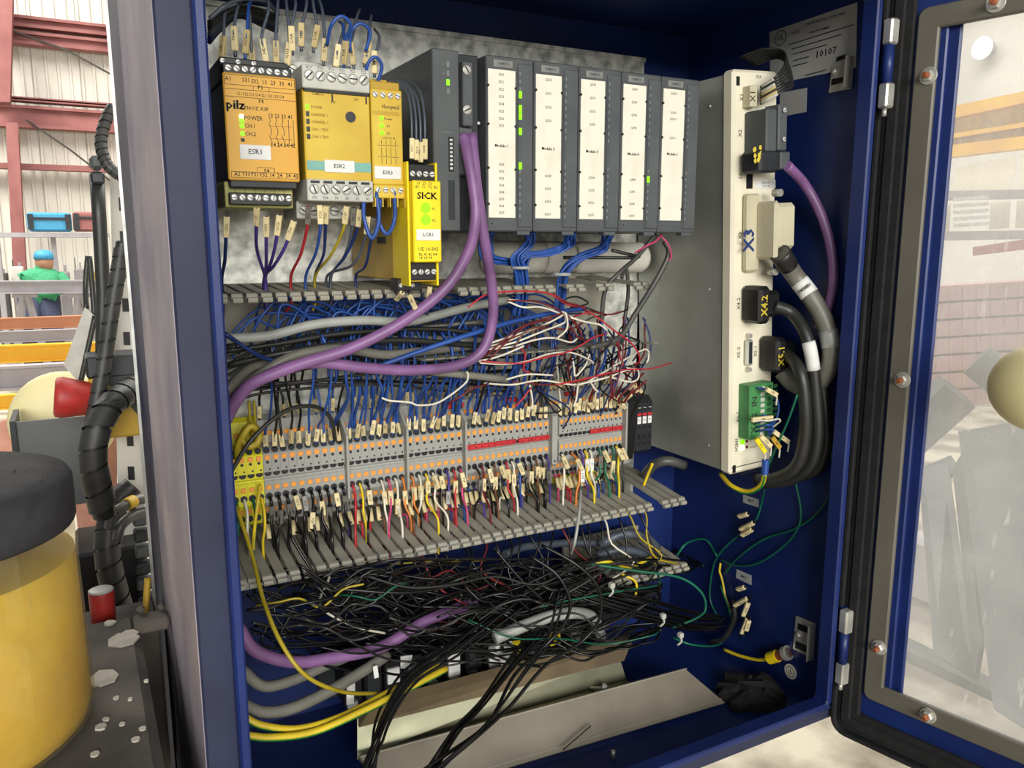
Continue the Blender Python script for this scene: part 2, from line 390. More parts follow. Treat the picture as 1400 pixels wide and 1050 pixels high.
# clutter and benches before the far wall
for i in range(7):
    x_ = 2+i*21+random.uniform(-2, 2); Yc = 12300+random.uniform(-100, 100); c = P(x_, 372+random.uniform(-12, 8), Yc); h = random.uniform(160, 420); wd_ = random.uniform(60, 95)
    t = thing('offcut_rack', (c.x, Yc, FLOOR), 'narrow upright offcut rack before the pale far wall', 'rack', 'offcut racks at the far wall')
    MB().cbox(c.x-wd_, c.x+wd_, Yc-80, Yc+80, FLOOR, c.z, 15).part('body', random.choice(['beam_grey', 'cladding', 'wire_dgrey', 'dull_yellow']), t)
    MB().box(c.x-wd_*.7, c.x-wd_*.5, Yc-60, Yc-20, c.z, c.z+h*.5).part('offcut', 'wire_dgrey', t)
    MB().box(c.x+wd_*.2, c.x+wd_*.6, Yc-40, Yc+20, c.z, c.z+h*.3).part('offcut', 'beam_grey', t)
# stacked beams in the left background
def ibeam(px0, px1, y0, y1, y0r, y1r, Y, matn, label):
    A0, B0 = P(px0, y0, Y), P(px0, y1, Y); A1, B1 = P(px1, y0r, Y), P(px1, y1r, Y); h = (A0-B0).z
    t = thing('steel_beam', (A0+B1)/2, label, 'beam', 'painted steel beams laid across the shop floor')
    MB().add([A0, A1, B1, B0]+[p+Vector((0, 12, 0)) for p in (A0, A1, B1, B0)], [(0,1,2,3),(7,6,5,4),(0,4,5,1),(2,6,7,3),(0,3,7,4),(1,2,6,5)]).part('web', matn, t)
    for T_, Bt in ((A0, A1), (B0, B1)):
        q = [T_+Vector((0, -h*.35, 0)), Bt+Vector((0, -h*.35, 0)), Bt+Vector((0, h*.35, 0)), T_+Vector((0, h*.35, 0))]
        MB().slab(q, h*.12).part('flange', matn, t)
ibeam(-40, 190, 386, 402, 384, 400, 9500, 'beam_grey', 'grey steel beam with brown top flange behind the worker')
ibeam(-40, 190, 438, 452, 430, 444, 6500, 'beam_orange', 'salmon orange steel beam in the stack')
ibeam(-40, 190, 456, 470, 448, 462, 6000, 'beam_grey', 'pale grey beam under the salmon orange one')
ibeam(-40, 190, 476, 498, 468, 488, 5600, 'beam_yellow', 'bright yellow beam in the middle of the stack')
ibeam(-40, 190, 506, 536, 494, 522, 5100, 'beam_grey', 'deep grey beam below the yellow one')
ibeam(-40, 190, 545, 562, 528, 548, 4700, 'beam_yellow', 'lowest yellow beam of the stack')
# trestle under the grey beam
for xx in (34, 110):
    c = P(xx, 404, 9600)
    t = thing('trestle', (c.x, c.y, FLOOR), 'grey A-shaped trestle under the grey beam', 'trestle', 'trestles under the grey beam')
    for s_ in (-1, 1): MB().tube([c+Vector((s_*20, 0, 0)), Vector((c.x+s_*190, c.y, FLOOR))], 40, 6).part('leg', 'beam_grey', t)
    MB().box(c.x-120, c.x+120, c.y-30, c.y+30, c.z-20, c.z+25).part('top_bar', 'beam_grey', t)
# worker
def worker():
    Yw = 10300; hip = P(53, 408, Yw); neck = P(57, 370, Yw); hd = P(61, 364, Yw); s = 1.0
    t = thing('person', (hip.x, Yw, FLOOR), 'person in a green shirt and blue cap bending over work beyond the beams', 'person')
    me = bpy.data.meshes.new('body'); V = []; E_ = []; R_ = []
    def add(p, r, pr=None):
        V.append((Vector(p)-OFF[t.name])*.001); R_.append(r)
        if pr is not None: E_.append((pr, len(V)-1))
        return len(V)-1
    h = add(hip, .17); a = add(hip.lerp(neck, .5), .19, h); b = add(hip.lerp(neck, .85), .2, a); c = add(neck, .08, b); d = add(hd, .1, c); add(hd+Vector((0, 0, 90)), .095, d)
    for s_ in (-1, 1):
        k = add(hip+Vector((s_*90, 0, -90)), .11, h); kn = add(Vector((hip.x+s_*110, Yw-30, (hip.z+FLOOR)/2)), .085, k); an = add(Vector((hip.x+s_*115, Yw, FLOOR+90)), .06, kn); add(Vector((hip.x+s_*115+20, Yw-150, FLOOR+40)), .05, an)
        sh = add(hip.lerp(neck, .85)+Vector((s_*170, 0, 0)), .085, b); el = add(sh_p(V[sh], t)+Vector((160, -120, -230)), .06, sh); ha = add(sh_p(V[el], t)+Vector((220, -60, 60)), .045, el)
        add(sh_p(V[ha], t)+Vector((90, -10, 10)), .035, ha)
    me.from_pydata(V, E_, []); o = bpy.data.objects.new('body', me); COL.objects.link(o); o.parent = t
    md = o.modifiers.new('skin', 'SKIN')
    for i, r in enumerate(R_): me.skin_vertices[0].data[i].radius = (r, r)
    me.skin_vertices[0].data[0].use_root = True
    o.modifiers.new('sub', 'SUBSURF').levels = 2
    me.materials.append(MATS['shirt_green'])
    OFF[o.name] = OFF[t.name]
    MB().ball(hd+Vector((0, 0, 40)), 95, 10, sc=(1, 1.1, 1.2)).part('head', 'skin', t, True)
    MB().lathe([(106, 0), (102, 50), (78, 92), (20, 108)], hd+Vector((0, 0, 80)), 20).part('cap', 'sky_blue_box', t, True)
    mb = MB()
    for s_ in (-1, 1): mb.tube([hip+Vector((s_*70, 0, 20)), Vector((hip.x+s_*110, Yw-30, (hip.z+FLOOR)/2)), Vector((hip.x+s_*115, Yw, FLOOR+60))], [150, 115, 95], 10)
    mb.part('trousers', 'denim', t, True)
def sh_p(v, t): return v*1000+OFF[t.name]
worker()
# ---------------------------------------------------------------- right background, seen through the door window
def far(px, d, dz=None):   # point at horizontal distance d along the pixel's ray
    r_ = ray(*px); return CAM+r_*(d/math.hypot(r_.x, r_.y))
def slabpx(name, px, d, th, matn, label, cat, group=None):
    q = [far(p, d) for p in px]; nrm = (q[1]-q[0]).cross(q[3]-q[0]).normalized(); dirn = ray(*px[0]).normalized()
    if nrm.dot(dirn) < 0: nrm = -nrm
    mb = MB(); mb.add(q+[p+nrm*th for p in q], [(0,1,2,3),(7,6,5,4),(0,4,5,1),(1,5,6,2),(2,6,7,3),(3,7,4,0)])
    return mb.top(name, matn, label, cat, group)
# crane girder
t = thing('crane_girder', far((1380, 150), 8200), 'yellow overhead crane girder seen through the door window', 'girder')
for pxs, th in (([(1060, 196), (1460, 112), (1460, 128), (1060, 213)], 160), ([(1060, 220), (1460, 158), (1460, 164), (1060, 227)], 120), ([(1060, 229), (1460, 178), (1460, 196), (1060, 243)], 160)):
    q = [far(p, 8200) for p in pxs]; MB().slab(q, th).part('flange', 'beam_yellow', t)
MB().slab([far(p, 8330) for p in ((1060, 207), (1460, 125), (1460, 182), (1060, 236))], 30).part('web', 'dull_yellow', t)
# windows and frame bars of the right wall
for i, pxs in enumerate(([(1308, 228), (1388, 214), (1386, 258), (1304, 264)], [(1396, 212), (1440, 208), (1440, 256), (1394, 258)], [(1354, 278), (1382, 275), (1380, 312), (1352, 314)], [(1390, 275), (1440, 272), (1440, 312), (1388, 312)], [(1275, 282), (1300, 280), (1298, 316), (1272, 318)])):
    q = [far(p, 9000) for p in pxs]
    mb = MB().slab(q, 30); o = struct(mb, 'window_%d' % (i+1), 'paper')
for pxs, lb in (([(1060, 265), (1460, 258), (1460, 270), (1060, 280)], 'dark wall rail below the upper pale windows'), ([(1060, 320), (1460, 314), (1460, 326), (1060, 333)], 'dark wall rail below the lower pale windows')):
    slabpx('wall_rail', pxs, 8900, 80, 'beam_grey', lb, 'rail')
slabpx('red_girder', [(1330, 338), (1460, 318), (1460, 334), (1330, 350)], 8000, 120, 'oxide_red', 'short red girder below the windows behind the door glass', 'beam')
t = thing('louvre_vent', far((1325, 305), 8700), 'small white louvred vent between the pale windows', 'vent')
for i in range(5):
    MB().slab([far(p, 8700) for p in ((1303, 270+i*9), (1352, 267+i*9), (1352, 272+i*9), (1303, 275+i*9))], 40).part('slat', 'screw_white', t)
# stack of ribbed sheet piles
for i in range(7):
    y0 = 388+i*24; y1 = y0+21
    mb = MB(); d = 4700
    L = [far((1110, y0+14), d), far((1470, y0-8), d), far((1470, y1-8), d), far((1110, y1+14), d)]
    mb.slab(L, 180)
    for k in range(20):
        a_ = L[0].lerp(L[1], (k+.3)/20); mb.tube([a_+Vector((0, 0, -4)), L[3].lerp(L[2], (k+.3)/20)+Vector((0, 0, 4))], 12, 5)
    mb.top('ribbed_sheet', 'oxide_pale', 'pale pinkish ribbed steel sheet stacked beyond the door window', 'steel sheet', 'stacked ribbed sheets beyond the door')
for pts, r_, lb in (([(1215, 620), (1308, 535)], 95, 'thick grey round bar lying in front of the ribbed sheets'), ([(1420, 560), (1335, 492)], 70, 'shorter grey round bar with faceted end above the thick one')):
    MB().tube([far(p, 3700) for p in pts], r_, 14).top('round_bar', 'plate_steel', lb, 'steel bar')
def plate(px, d0, d1, label, group='steel plates leaning beyond the door'):
    q = [far(px[0], d1), far(px[1], d1), far(px[2], d0), far(px[3], d0)]
    MB().slab(q, 14).top('steel_plate', 'plate_steel', label, 'steel plate', group)
plate([(1310, 590), (1480, 560), (1500, 1060), (1358, 968)], 2300, 2900, 'large pale grey steel plate leaning nearest the door window')
plate([(1255, 640), (1296, 632), (1336, 930), (1276, 892)], 2450, 3100, 'dark narrow steel plate standing beside the large pale one')
plate([(1302, 640), (1318, 615), (1340, 880), (1332, 925)], 2420, 3000, 'dark sliver of plate squeezed against the large pale one')
plate([(1236, 650), (1300, 622), (1312, 640), (1238, 690)], 3250, 3450, 'triangular brown offcut plate behind the dark plates')
slabpx('skid_rail', [(1230, 884), (1360, 948), (1358, 960), (1228, 900)], 2600, 90, 'plate_steel', 'steel skid rail on the floor under the plates', 'rail')
for i, (px, d) in enumerate((((1405, 700), 4000),)):
    c = far(px, d)
    MB().cbox(c.x-420, c.x+420, c.y-300, c.y+300, FLOOR, c.z-120, 20).top('steel_pallet_stack', 'beam_grey', ['grey stack of flat stock behind the large plate', 'grey stack of flat stock behind the dark plates'][i], 'stack')
# bright lamp on the right wall, seen through the top of the door window
lp = ray(1355, 68); lp = CAM+lp*((10190-CAM.x)/lp.x)
t = thing('wall_lamp', lp+Vector((0, 0, -170)), 'bright round lamp high on the wall seen through the door window', 'lamp')
MB().tube([lp+Vector((20, 0, 0)), lp+Vector((-60, 0, 0)), lp+Vector((-190, 0, 0))], [50, 100, 140], 20).part('housing', 'beam_grey', t, True)
MB().cyl(lp+Vector((-188, 0, 0)), lp+Vector((-196, 0, 0)), 132, 24).part('lamp_face', 'lamp_face', t)
# ================================================================ control cabinet
ZB, ZT = -440, 203
cab = thing('control_cabinet', (43, 30, ZB-2), 'deep blue steel control cabinet standing open with worn dusty side', 'cabinet')
MB().box(-229, -226.5, -85, 150, ZB, ZT, 0).part('side_panel', 'dusty_paint', cab)
MB().box(-226.5, -226, -84, 150, ZB, ZT, 0).part('side_liner', 'blue_paint', cab)
MB().box(313, 315, -85, 150, ZB, ZT).part('side_panel', 'blue_paint', cab)
MB().box(-229, 315, -85, 150, ZT, ZT+2).part('top_panel', 'blue_paint', cab)
MB().box(-229, 315, -85, 150, ZB-2, ZB).part('bottom_panel', 'blue_paint', cab)
MB().box(-229, 315, 150, 152, ZB-2, ZT+2).part('back_panel', 'blue_paint', cab)
MB().frame(-228.5, 314.5, ZB-1.5, ZT+1.5, 19, -86.5, -83, 5).part('front_flange', 'flange_paint', cab)
MB().frame(-211, 297, -423, ZT-17, 6, -97, -83.2, 9).part('rim_lip', 'blue_paint', cab)
# weld bead across the lip's corner
MB().tube([(289, -96, -414), (294, -97.2, -421)], 1.2, 6).part('weld_bead', 'blue_paint', cab, True)
mp = MB().box(-192, 240, 130, 132.5, -300, 171)
mp.part('mounting_panel', 'galvanised', cab)
MB().box(-192, 240, 127.5, 130, 167, 171).part('panel_edge', 'galvanised', cab)
# hinges
def hinge(zs):
    MB().cbox(299.5, 309, -104, -95, zs[1], zs[0], 1.4).part('hinge_knuckle', 'zinc', cab)
    MB().cyl((304, -99, zs[2]), (304, -99, zs[1]), 4.2, 14).part('hinge_knuckle', 'blue_paint', cab, True)
    MB().cbox(299.5, 309, -104, -95, zs[3], zs[2], 1.4).part('hinge_knuckle', 'zinc', cab)
    MB().cyl((304, -99, zs[3]-6), (304, -99, zs[3]), 2, 10).part('hinge_pin', 'zinc', cab, True)
    MB().box(304, 316, -96, -92, zs[3], zs[0]).part('hinge_leaf', 'blue_paint', cab)
hinge((163.5, 144.4, 115.7, 96.6)); hinge((-328.5, -350, -379, -399))
# brackets on the right wall
def bracket(px, slot, screw):
    q = [PX(x, y, 311.5) for x, y in px]; mb = MB().slab(q, 1.5)
    b = mb.part('door_bracket', 'zinc', cab)
    e0, e1 = q[1], q[2]
    MB().slab([e0, e0+Vector((-9, 0, 0)), e1+Vector((-9, 0, 0)), e1], 1.2).part('bracket_tab', 'zinc', b)
    for s_ in slot:
        MB().slab([PX(x, y, 311.2) for x, y in s_], .3).part('slot', 'black_plastic', b)
    c = PX(*screw, 311); MB().ball(c, 3, 8).part('screw', 'zinc', b, True)
bracket([(1138, 88), (1166, 78), (1163, 121), (1133, 127)], [[(1137, 108), (1153, 105), (1152, 113), (1136, 117)], [(1144, 78), (1156, 74), (1156, 80), (1143, 84)]], (1141, 98))
bracket([(1088, 842), (1114, 853), (1111, 901), (1084, 887)], [[(1091, 852), (1106, 858), (1104, 866), (1090, 860)], [(1088, 876), (1103, 883), (1102, 892), (1087, 886)]], (1092, 868))
# nameplate and stickers on the right wall
np_ = MB().slab([PX(x, y, 312.6) for x, y in ((1052, 44), (1172, 3), (1170, 92), (1053, 116))], .5).part('nameplate', 'nameplate', cab)
def walltext(mb, s, px, size, X=312.3, sx=1): return mb.text(s, size, PX(*px, X), (0, -1, 0), (0, 0, 1), lift=.1, sx=sx)
mb = MB(); c = PX(1067, 52, 312.3)
mb.text('UL', 6.6, c, (0, -1, 0), (0, 0, 1))
for k in range(28):
    a0 = 2*math.pi*k/28; a1 = a0+.21
    mb.add([c+Vector((-.1, math.cos(a)*r_, math.sin(a)*r_)) for a in (a0, a1) for r_ in (6, 6.9)], [(0, 1, 3, 2)])
walltext(mb, 'LISTED', (1088, 44), 3); walltext(mb, 'ENCLOSED INDUSTRIAL CONTROL PANEL', (1128, 26), 3, sx=.72); walltext(mb, 'PANEL NO. NUMBER', (1120, 41), 3, sx=.8)
for i, (a_, b_) in enumerate((((1078, 62), (1168, 34)), ((1082, 68), (1150, 48)), ((1084, 75), (1130, 62)), ((1084, 84), (1106, 78)), ((1084, 91), (1104, 86)), ((1100, 104), (1130, 96)))):
    p0, p1 = PX(*a_, 312.2), PX(*b_, 312.2); mb.add([p0, p1, p1+Vector((0, 0, .9)), p0+Vector((0, 0, .9))], [(0, 1, 2, 3)])
mb.part('lettering', 'ink_grey', np_)
mb = MB(); walltext(mb, '10107', (1129, 72), 8, sx=1.15); mb.part('stamped_number', 'ink', np_)
MB().slab([PX(x, y, 312.6) for x, y in ((1066, 127), (1103, 120), (1102, 153), (1066, 160))], .5).part('blank_plate', 'nameplate', cab)
for px in ([(1016, 676), (1037, 683), (1037, 694), (1016, 687)], [(1007, 778), (1027, 787), (1027, 800), (1006, 790)]):
    s_ = MB().slab([PX(x, y, 312.6) for x, y in px], .4).part('wall_label', 'nameplate', cab)
    mb = MB(); walltext(mb, 'MLT', ((px[0][0]+px[2][0])/2, (px[0][1]+px[2][1])/2), 4); mb.part('lettering', 'ink', s_)
g = PX(1081, 918, 312.5)
gs = MB().cyl(g, g+Vector((-.5, 0, 0)), 7.4, 24).part('earth_sticker', 'paper', cab)
mb = MB()
for k in range(24):
    a0 = 2*math.pi*k/24; a1 = a0+.25
    mb.add([g+Vector((-.7, math.cos(a)*r_, math.sin(a)*r_)) for a in (a0, a1) for r_ in (4.6, 5.3)], [(0, 1, 3, 2)])
for zz, ww in ((0, 3), (-1.5, 2), (-3, 1)): mb.box(g.x-.75, g.x-.65, g.y-ww, g.y+ww, g.z+zz-.3, g.z+zz+.3)
mb.box(g.x-.75, g.x-.65, g.y-.35, g.y+.35, g.z, g.z+3.6); mb.part('earth_symbol', 'ink', gs)
# floor stud and small floor screw
c = PZ(838, 1038, ZB); MB().cyl(c, c+Vector((0, 0, 8)), 1.8, 10).part('stud', 'zinc', cab, True)
# ================================================================ door (hinged on the right side, swung wide open)
DA = math.atan2(-.975, .223)
door = thing('cabinet_door', (313, -97, -449), 'open black-edged cabinet door with a scuffed clear window', 'door', rot=(0, 0, DA), local=True)
z0 = 449
MB().frame(-7, 480, 0, 657, 54, 6, 9, 14).part('door_sheet', 'blue_paint', door)
MB().frame(-9, 482, -2, 659, 4, -6, 26, 14).part('edge_return', 'gasket', door)
MB().frame(-5.2, 476, 3, 654, 20, -2, 6, 8).part('foam_gasket', 'gasket', door)
MB().frame(-1, 472, 8, 649, 9, -4, -1.5, 8).part('gasket_ridge', 'gasket', door)
MB().frame(12, 458, 22, 632, 27, 2, 7, 8).part('inner_sheet', 'blue_paint', door)
MB().frame(17, 453, 41, 618, 16.5, -1.5, 2, 7).part('retainer_strip', 'strip_grey', door)
MB().box(30, 440, 8.2, 12.2, 50, 608).part('window_pane', 'scuffed_acrylic', door, label='hazy scratched clear window pane')
boltm = [MB().lathe([(6.6, 0), (6.6, .9), (6.2, 1.1), (3.2, 1.1)], (0, 0, 0), 20, ax=1).mesh('washer', 'zinc'), MB().lathe([(4.3, 0), (4.3, 2.6), (3.6, 3.2), (2.6, 3.2)], (0, 0, 0), 6, ax=1).mesh('nut', 'zinc'), MB().lathe([(2.3, 0), (2.3, 6), (1.8, 6.8), (.6, 6.9)], (0, 0, 0), 12, ax=1).mesh('bolt_end', 'copper')]
for u_, z_ in ((28.9, 118.1), (28.5, -119.2), (27.8, -355.7), (72.6, -399.5), (71.8, 161.7), (190, -399.5), (190, 161.7), (330, 161.7), (330, -399.5), (441, -119)):
    b = share('washer', boltm[0], door, (u_, -1.5, z_+z0), (math.pi, 0, 0)); share('nut', boltm[1], b, (0, 1, 0)); share('bolt_end', boltm[2], b, (0, 2, 0))
# small hole of light through the door's foot
# cream rounded handle knob fixed to the window
kc = Vector((136, -30, 340))
kn = MB(); kn.ball(kc, 27, 16, sc=(1.3, .8, 1.15))
kn.part('knob', 'cream', door, True); MB().cyl((136, -20, 340), (136, 8.4, 340), 9, 14).part('knob_stem', 'cream', door, True)
# ================================================================ devices on the mounting panel
def screwmesh(r, slot=True, n=12, m='screw_white'):
    mb = MB().lathe([(r, 0), (r, .5), (r*.8, .9), (r*.1, 1)], (0, 0, 0), n, ax=1)
    mb.box(-r*.85, r*.85, .85, 1.06, -r*.14, r*.14, 1)
    me = mb.mesh('screw', [m, 'black_plastic']); return me
SCR = screwmesh(2.0); SCRS = screwmesh(1.6); SCRB = screwmesh(3.3, m='zinc')
def scr(me, parent, x, y, z, ang=None):
    o = share('screw', me, parent, Vector((x, y, z))-OFF[parent.name]); a = random.uniform(-1.4, 1.4) if ang is None else ang
    o.matrix_local = Matrix.Translation(o.location) @ Matrix.Rotation(math.pi, 4, 'Z') @ Matrix.Rotation(a, 4, 'Y'); return o
# ---- ESR1
X0, X1, Yf = -183.3, -138.8, -5
t = thing('safety_relay', ((X0+X1)/2, 60, 20), 'ochre faced safety relay labelled ESR1 beside the blue cabinet edge', 'relay')
MB().cbox(X0+1, X1-1, -2, 128, 26, 93.5, .8).part('body', 'dark_plastic', t)
MB().cbox(X0+1, X1-1, 12, 128, 90, 100, .8).part('body', 'dark_plastic', t)
MB().cbox(X0, X1, Yf, -1, 30.5, 95, .8).part('faceplate', 'ochre', t, label='ochre faceplate')
mb = MB()
A, B_ = X0, X1
def fx(u): return X0+u*(X1-X0)
def fz(v): return 95-v*64.5
for s_, u, v in (('A1', .07, .06), ('S31', .31, .06), ('S32', .43, .065), ('13', .56, .065), ('23', .68, .065), ('33', .8, .065), ('41', .92, .065), ('P3', .5, .12), ('P4', .5, .247), ('S11 S12 S13 S14 S21 S22 S33 S34', .5, .19),
                 ('A2', .12, .945), ('Y30', .24, .945), ('Y31', .36, .945), ('Y32', .48, .945), ('14', .6, .945), ('24', .71, .945), ('34', .83, .945), ('42', .94, .945), ('P4', .53, .905),
                 ('POWER', .38, .41), ('CH.1', .33, .485), ('CH.2', .33, .56), ('13 23 33 41', .76, .375), ('14 24 34 42', .78, .65)):
    mb.text(s_, 3.6 if len(s_) < 12 else 2.6, (fx(u), Yf, fz(v)), sx=.9 if len(s_) < 12 else .82)
mb.text('PNOZ X3P', 3.2, (fx(.43), Yf, fz(.318)))
def ln(u0, v0, u1, v1, th=.35):
    p0 = Vector((fx(u0), Yf-.08, fz(v0))); p1 = Vector((fx(u1), Yf-.08, fz(v1))); d_ = (p1-p0).normalized(); n_ = Vector((d_.z, 0, -d_.x))*th/2
    mb.add([p0+n_, p1+n_, p1-n_, p0-n_], [(0, 1, 2, 3)])
for a_ in ((.02, .11, .98, .11), (.02, .02, .98, .02), (.02, .02, .02, .11), (.98, .02, .98, .11), (.02, .15, .98, .15), (.02, .22, .98, .22), (.4, .11, .4, .15), (.62, .11, .62, .15), (.04, .92, .97, .92), (.04, .975, .97, .975), (.04, .92, .04, .975), (.97, .92, .97, .975), (.4, .875, .64, .875), (.4, .875, .4, .92), (.64, .875, .64, .92)): ln(*a_, th=.28)
for k in range(3):
    u = .6+k*.09; ln(u+.01, .39, u+.01, .44); ln(u-.01, .44, u+.03, .52); ln(u+.02, .52, u+.02, .56); ln(u-.01, .56, u+.03, .63); ln(u+.02, .63, u+.02, .67)
ln(.87, .4, .87, .65); ln(.87, .65, .94, .65); ln(.94, .4, .94, .65); ln(.6, .47, .92, .47, .2); ln(.6, .59, .92, .59, .2)
mb.part('lettering', 'ink', t)
mb = MB(); [mb.text('pilz', 7.6, (fx(.145)+dx_, Yf, fz(.298)), sx=1.1, lift=.08+abs(dx_)*.1) for dx_ in (-.2, 0, .2)]; mb.part('lettering_logo', 'ink_grey', t)
for v, m_ in ((.4, 'led_core'), (.44, 'led_on'), (.49, 'led_on'), (.56, 'led_on')):
    MB().cbox(fx(.19), fx(.25), Yf-.6, Yf, fz(v)-1.2, fz(v)+1.2, .3).part('led', m_, t)
MB().cbox(fx(.195), fx(.245), Yf-.5, Yf, fz(.62)-1, fz(.62)+1, .3).part('led', 'ink_grey', t)
lb = MB().cbox(fx(.17), fx(.6), Yf-.5, Yf, fz(.8), fz(.66), .25).part('label', 'paper_white', t)
mb = MB(); mb.text('ESR1', 4.4, (fx(.385), Yf-.5, fz(.728))); mb.part('lettering', 'ink', lb)
MB().cbox(X0+.5, X1-2, 6, 60, 92, 106, .6).part('terminal_block', 'black_plastic', t)
MB().cbox(X0+1, X1-1, 0, 10, 93, 101.5, .6).part('terminal_strip', 'black_plastic', t)
for k in range(8): scr(SCR, t, X0+4.2+k*5, -.2, 98.4)
for k in range(3): scr(SCRS, t, X0+2+k*9.5, 5.8, 103.5)
MB().cbox(X0-1.5, X1-3, 4, 60, 14, 30, .5).part('terminal_cover', 'olive', t)
for k in range(1, 7): MB().box(X0-1.5+k*6.2, X0-1.2+k*6.2, 3.8, 4.2, 17, 30).part('cover_rib', 'ink_brown', t)
MB().cbox(X0+.5, X1-5, -1, 8, 15.5, 23, .5).part('terminal_strip', 'black_plastic', t)
for k in range(8): scr(SCR, t, X0+3.3+k*4.9, -1, 20)
# ---- ESR2
X0, X1, Yf = -133.4, -88.2, 0
t = thing('safety_relay', ((X0+X1)/2, 60, 8), 'wide yellow safety relay with grey terminals labelled ESR2', 'relay')
MB().cbox(X0+.5, X1-.5, 2.5, 126, 30, 96, .8).part('body', 'dull_yellow', t)
MB().cbox(X0, X1, Yf, 4, 32, 89, .8).part('faceplate', 'relay_yellow', t)
def gblock(z0_, z1_, y0_, zs, xa=X0, n_=6):
    b = MB().cbox(xa-.3, xa+45, y0_, y0_+40, z0_, z1_, .6).part('terminal_block', 'terminal_light', t)
    for k in range(n_):
        x_ = xa+4.3+k*7.3
        MB().cyl((x_, y0_-.1, zs), (x_, y0_+1, zs), 3.4, 14).part('screw_well', 'dark_plastic', b)
        scr(SCRB, b, x_, y0_-.1, zs)
    return b
b = gblock(90.5, 105, -2, 98.5); mb = MB()
for k, s_ in enumerate(('A1+', 'Y10', 'Y11', 'Y12', 'Y21', 'Y22')): mb.text(s_, 2.6, (X0+4.3+k*7.3, -2, 103.3), sx=.9)
mb.part('lettering', 'ink_grey', b)
MB().box(X0+1, X1-1, -1, 3, 88.6, 90.8).part('gap_shade_strip', 'black_plastic', t)  # dark strip put in for the shade in the gap under the terminal block
b = gblock(19, 33, -3, 26.5); mb = MB()
for k, s_ in enumerate(('Y33', 'Y34', '14', '24', '32', 'A2')): mb.text(s_, 2.6, (X0+4.3+k*7.3, -3, 21), sx=.9)
mb.part('lettering', 'ink_grey', b)
for k in range(5): MB().box(X0+2+k*8.6, X0+8+k*8.6, -3.3, -2.9, 30.4, 32).part('slot', 'black_plastic', b)
gblock(8, 20, 24, 13.5, X0-1, 6)
gblock(100, 112, 24, 106, X0-4, 2)
for v, m_ in ((79, 'led_on'), (74.5, 'ink_grey'), (69.8, 'ink_grey'), (65, 'ink_grey'), (60.3, 'ink_grey')):
    MB().cbox(X0+1.6, X0+3.9, Yf-.5, Yf, v-1.6, v+1.6, .3).part('led', m_, t)
MB().cyl((X0+31.5, -.6, 74.5), (X0+31.5, 1, 74.5), 3.5, 20).part('dial', 'dark_plastic', t)
mb = MB()
for s_, u, z_ in (('SIEMENS', 10, 87.5), ('POWER', 8.8, 79), ('CHANNEL 1', 10.5, 74.3), ('CHANNEL 2', 10.5, 69.7), ('CHA 1 TEST', 10.5, 65), ('CHA 2 TEST', 10.5, 60.3), ('24V', 20, 83), ('24V', 36, 86)): mb.text(s_, 2.5, (X0+u, Yf, z_), sx=.85)
mb.part('lettering', 'ink_brown', t)
for x_ in (X0+19.5, X1-2.5): MB().box(x_-.5, x_+.5, -.4, .2, 83.5, 88).part('slot', 'black_plastic', t)
MB().box(X0+1, X1-.5, -.4, .2, 39, 45).part('band', 'teal_strip', t)
lb = MB().cbox(X0+12.5, X0+33, -.8, -.1, 38, 46, .2).part('label', 'paper_white', t)
mb = MB(); mb.text('ESR2', 3.8, (X0+22.5, -.8, 42)); mb.part('lettering', 'ink', lb)
# ---- ESR3
X0, X1 = -87.3, -65
t = thing('safety_relay', ((X0+X1)/2, 60, 20), 'narrow yellow safety relay labelled ESR3 with looped blue jumpers', 'relay')
MB().cbox(X0+.4, X1-.4, 3, 126, 28, 100, .8).part('body', 'dull_yellow', t)
MB().cbox(X0, X1, 0, 4, 31, 94.5, .7).part('faceplate', 'relay_yellow', t)
MB().cbox(X0, X1-4, 18, 60, 92, 104, .6).part('terminal_block', 'relay_yellow', t)
for k in range(3): scr(SCR, t, X0+3.5+k*5.4, 17.8, 101)
for k in range(4): scr(SCR, t, X0+3+k*5.4, -.3, 90.5)
MB().cbox(X0, X1, -1, 30, 22, 31, .6).part('terminal_block', 'relay_yellow', t)
for k in range(4): scr(SCR, t, X0+3+k*5.4, -1.2, 27.5)
for k in range(5): MB().box(X0+.3+k*5.4, X0+.9+k*5.4, -2, 4, 16, 22).part('terminal_rib', 'relay_yellow', t)
mb = MB(); mb.text('Honeywell', 4, (X0+14, 0, 83), sx=.72)
for s_, z_ in (('Power', 75), ('K1', 70.3), ('K2', 65.5)): mb.text(s_, 2.2, (X0+12, 0, z_))
for k in range(4):
    for za, zb in ((58, 61), (50, 56), (45, 49)): mb.box(X0+6.5+k*3.4, X0+6.8+k*3.4, -.1, 0, za, zb)
for z_ in (57.3, 49.6): mb.box(X0+4, X0+19, -.1, 0, z_, z_+.3)
mb.text('13 23 33 41', 2, (X0+12, 0, 62.4)); mb.part('lettering', 'ink', t)
MB().box(X0+1, X0+20, -.25, .1, 77.5, 80).part('band', 'dull_yellow', t)
for z_ in (75.2, 70.4, 65.6): MB().lathe([(1.5, 0), (1.4, .5), (.8, .9), (.1, 1)], (X0+7, -1, z_), 12, ax=1).part('led', 'led_on', t, True)
lb = MB().cbox(X0+1, X1-2, -.6, 0, 35, 43.5, .25).part('label', 'paper_white', t)
mb = MB(); mb.text('ESR3', 3.6, (X0+10.5, -.6, 39.2)); mb.part('lettering', 'ink', lb)
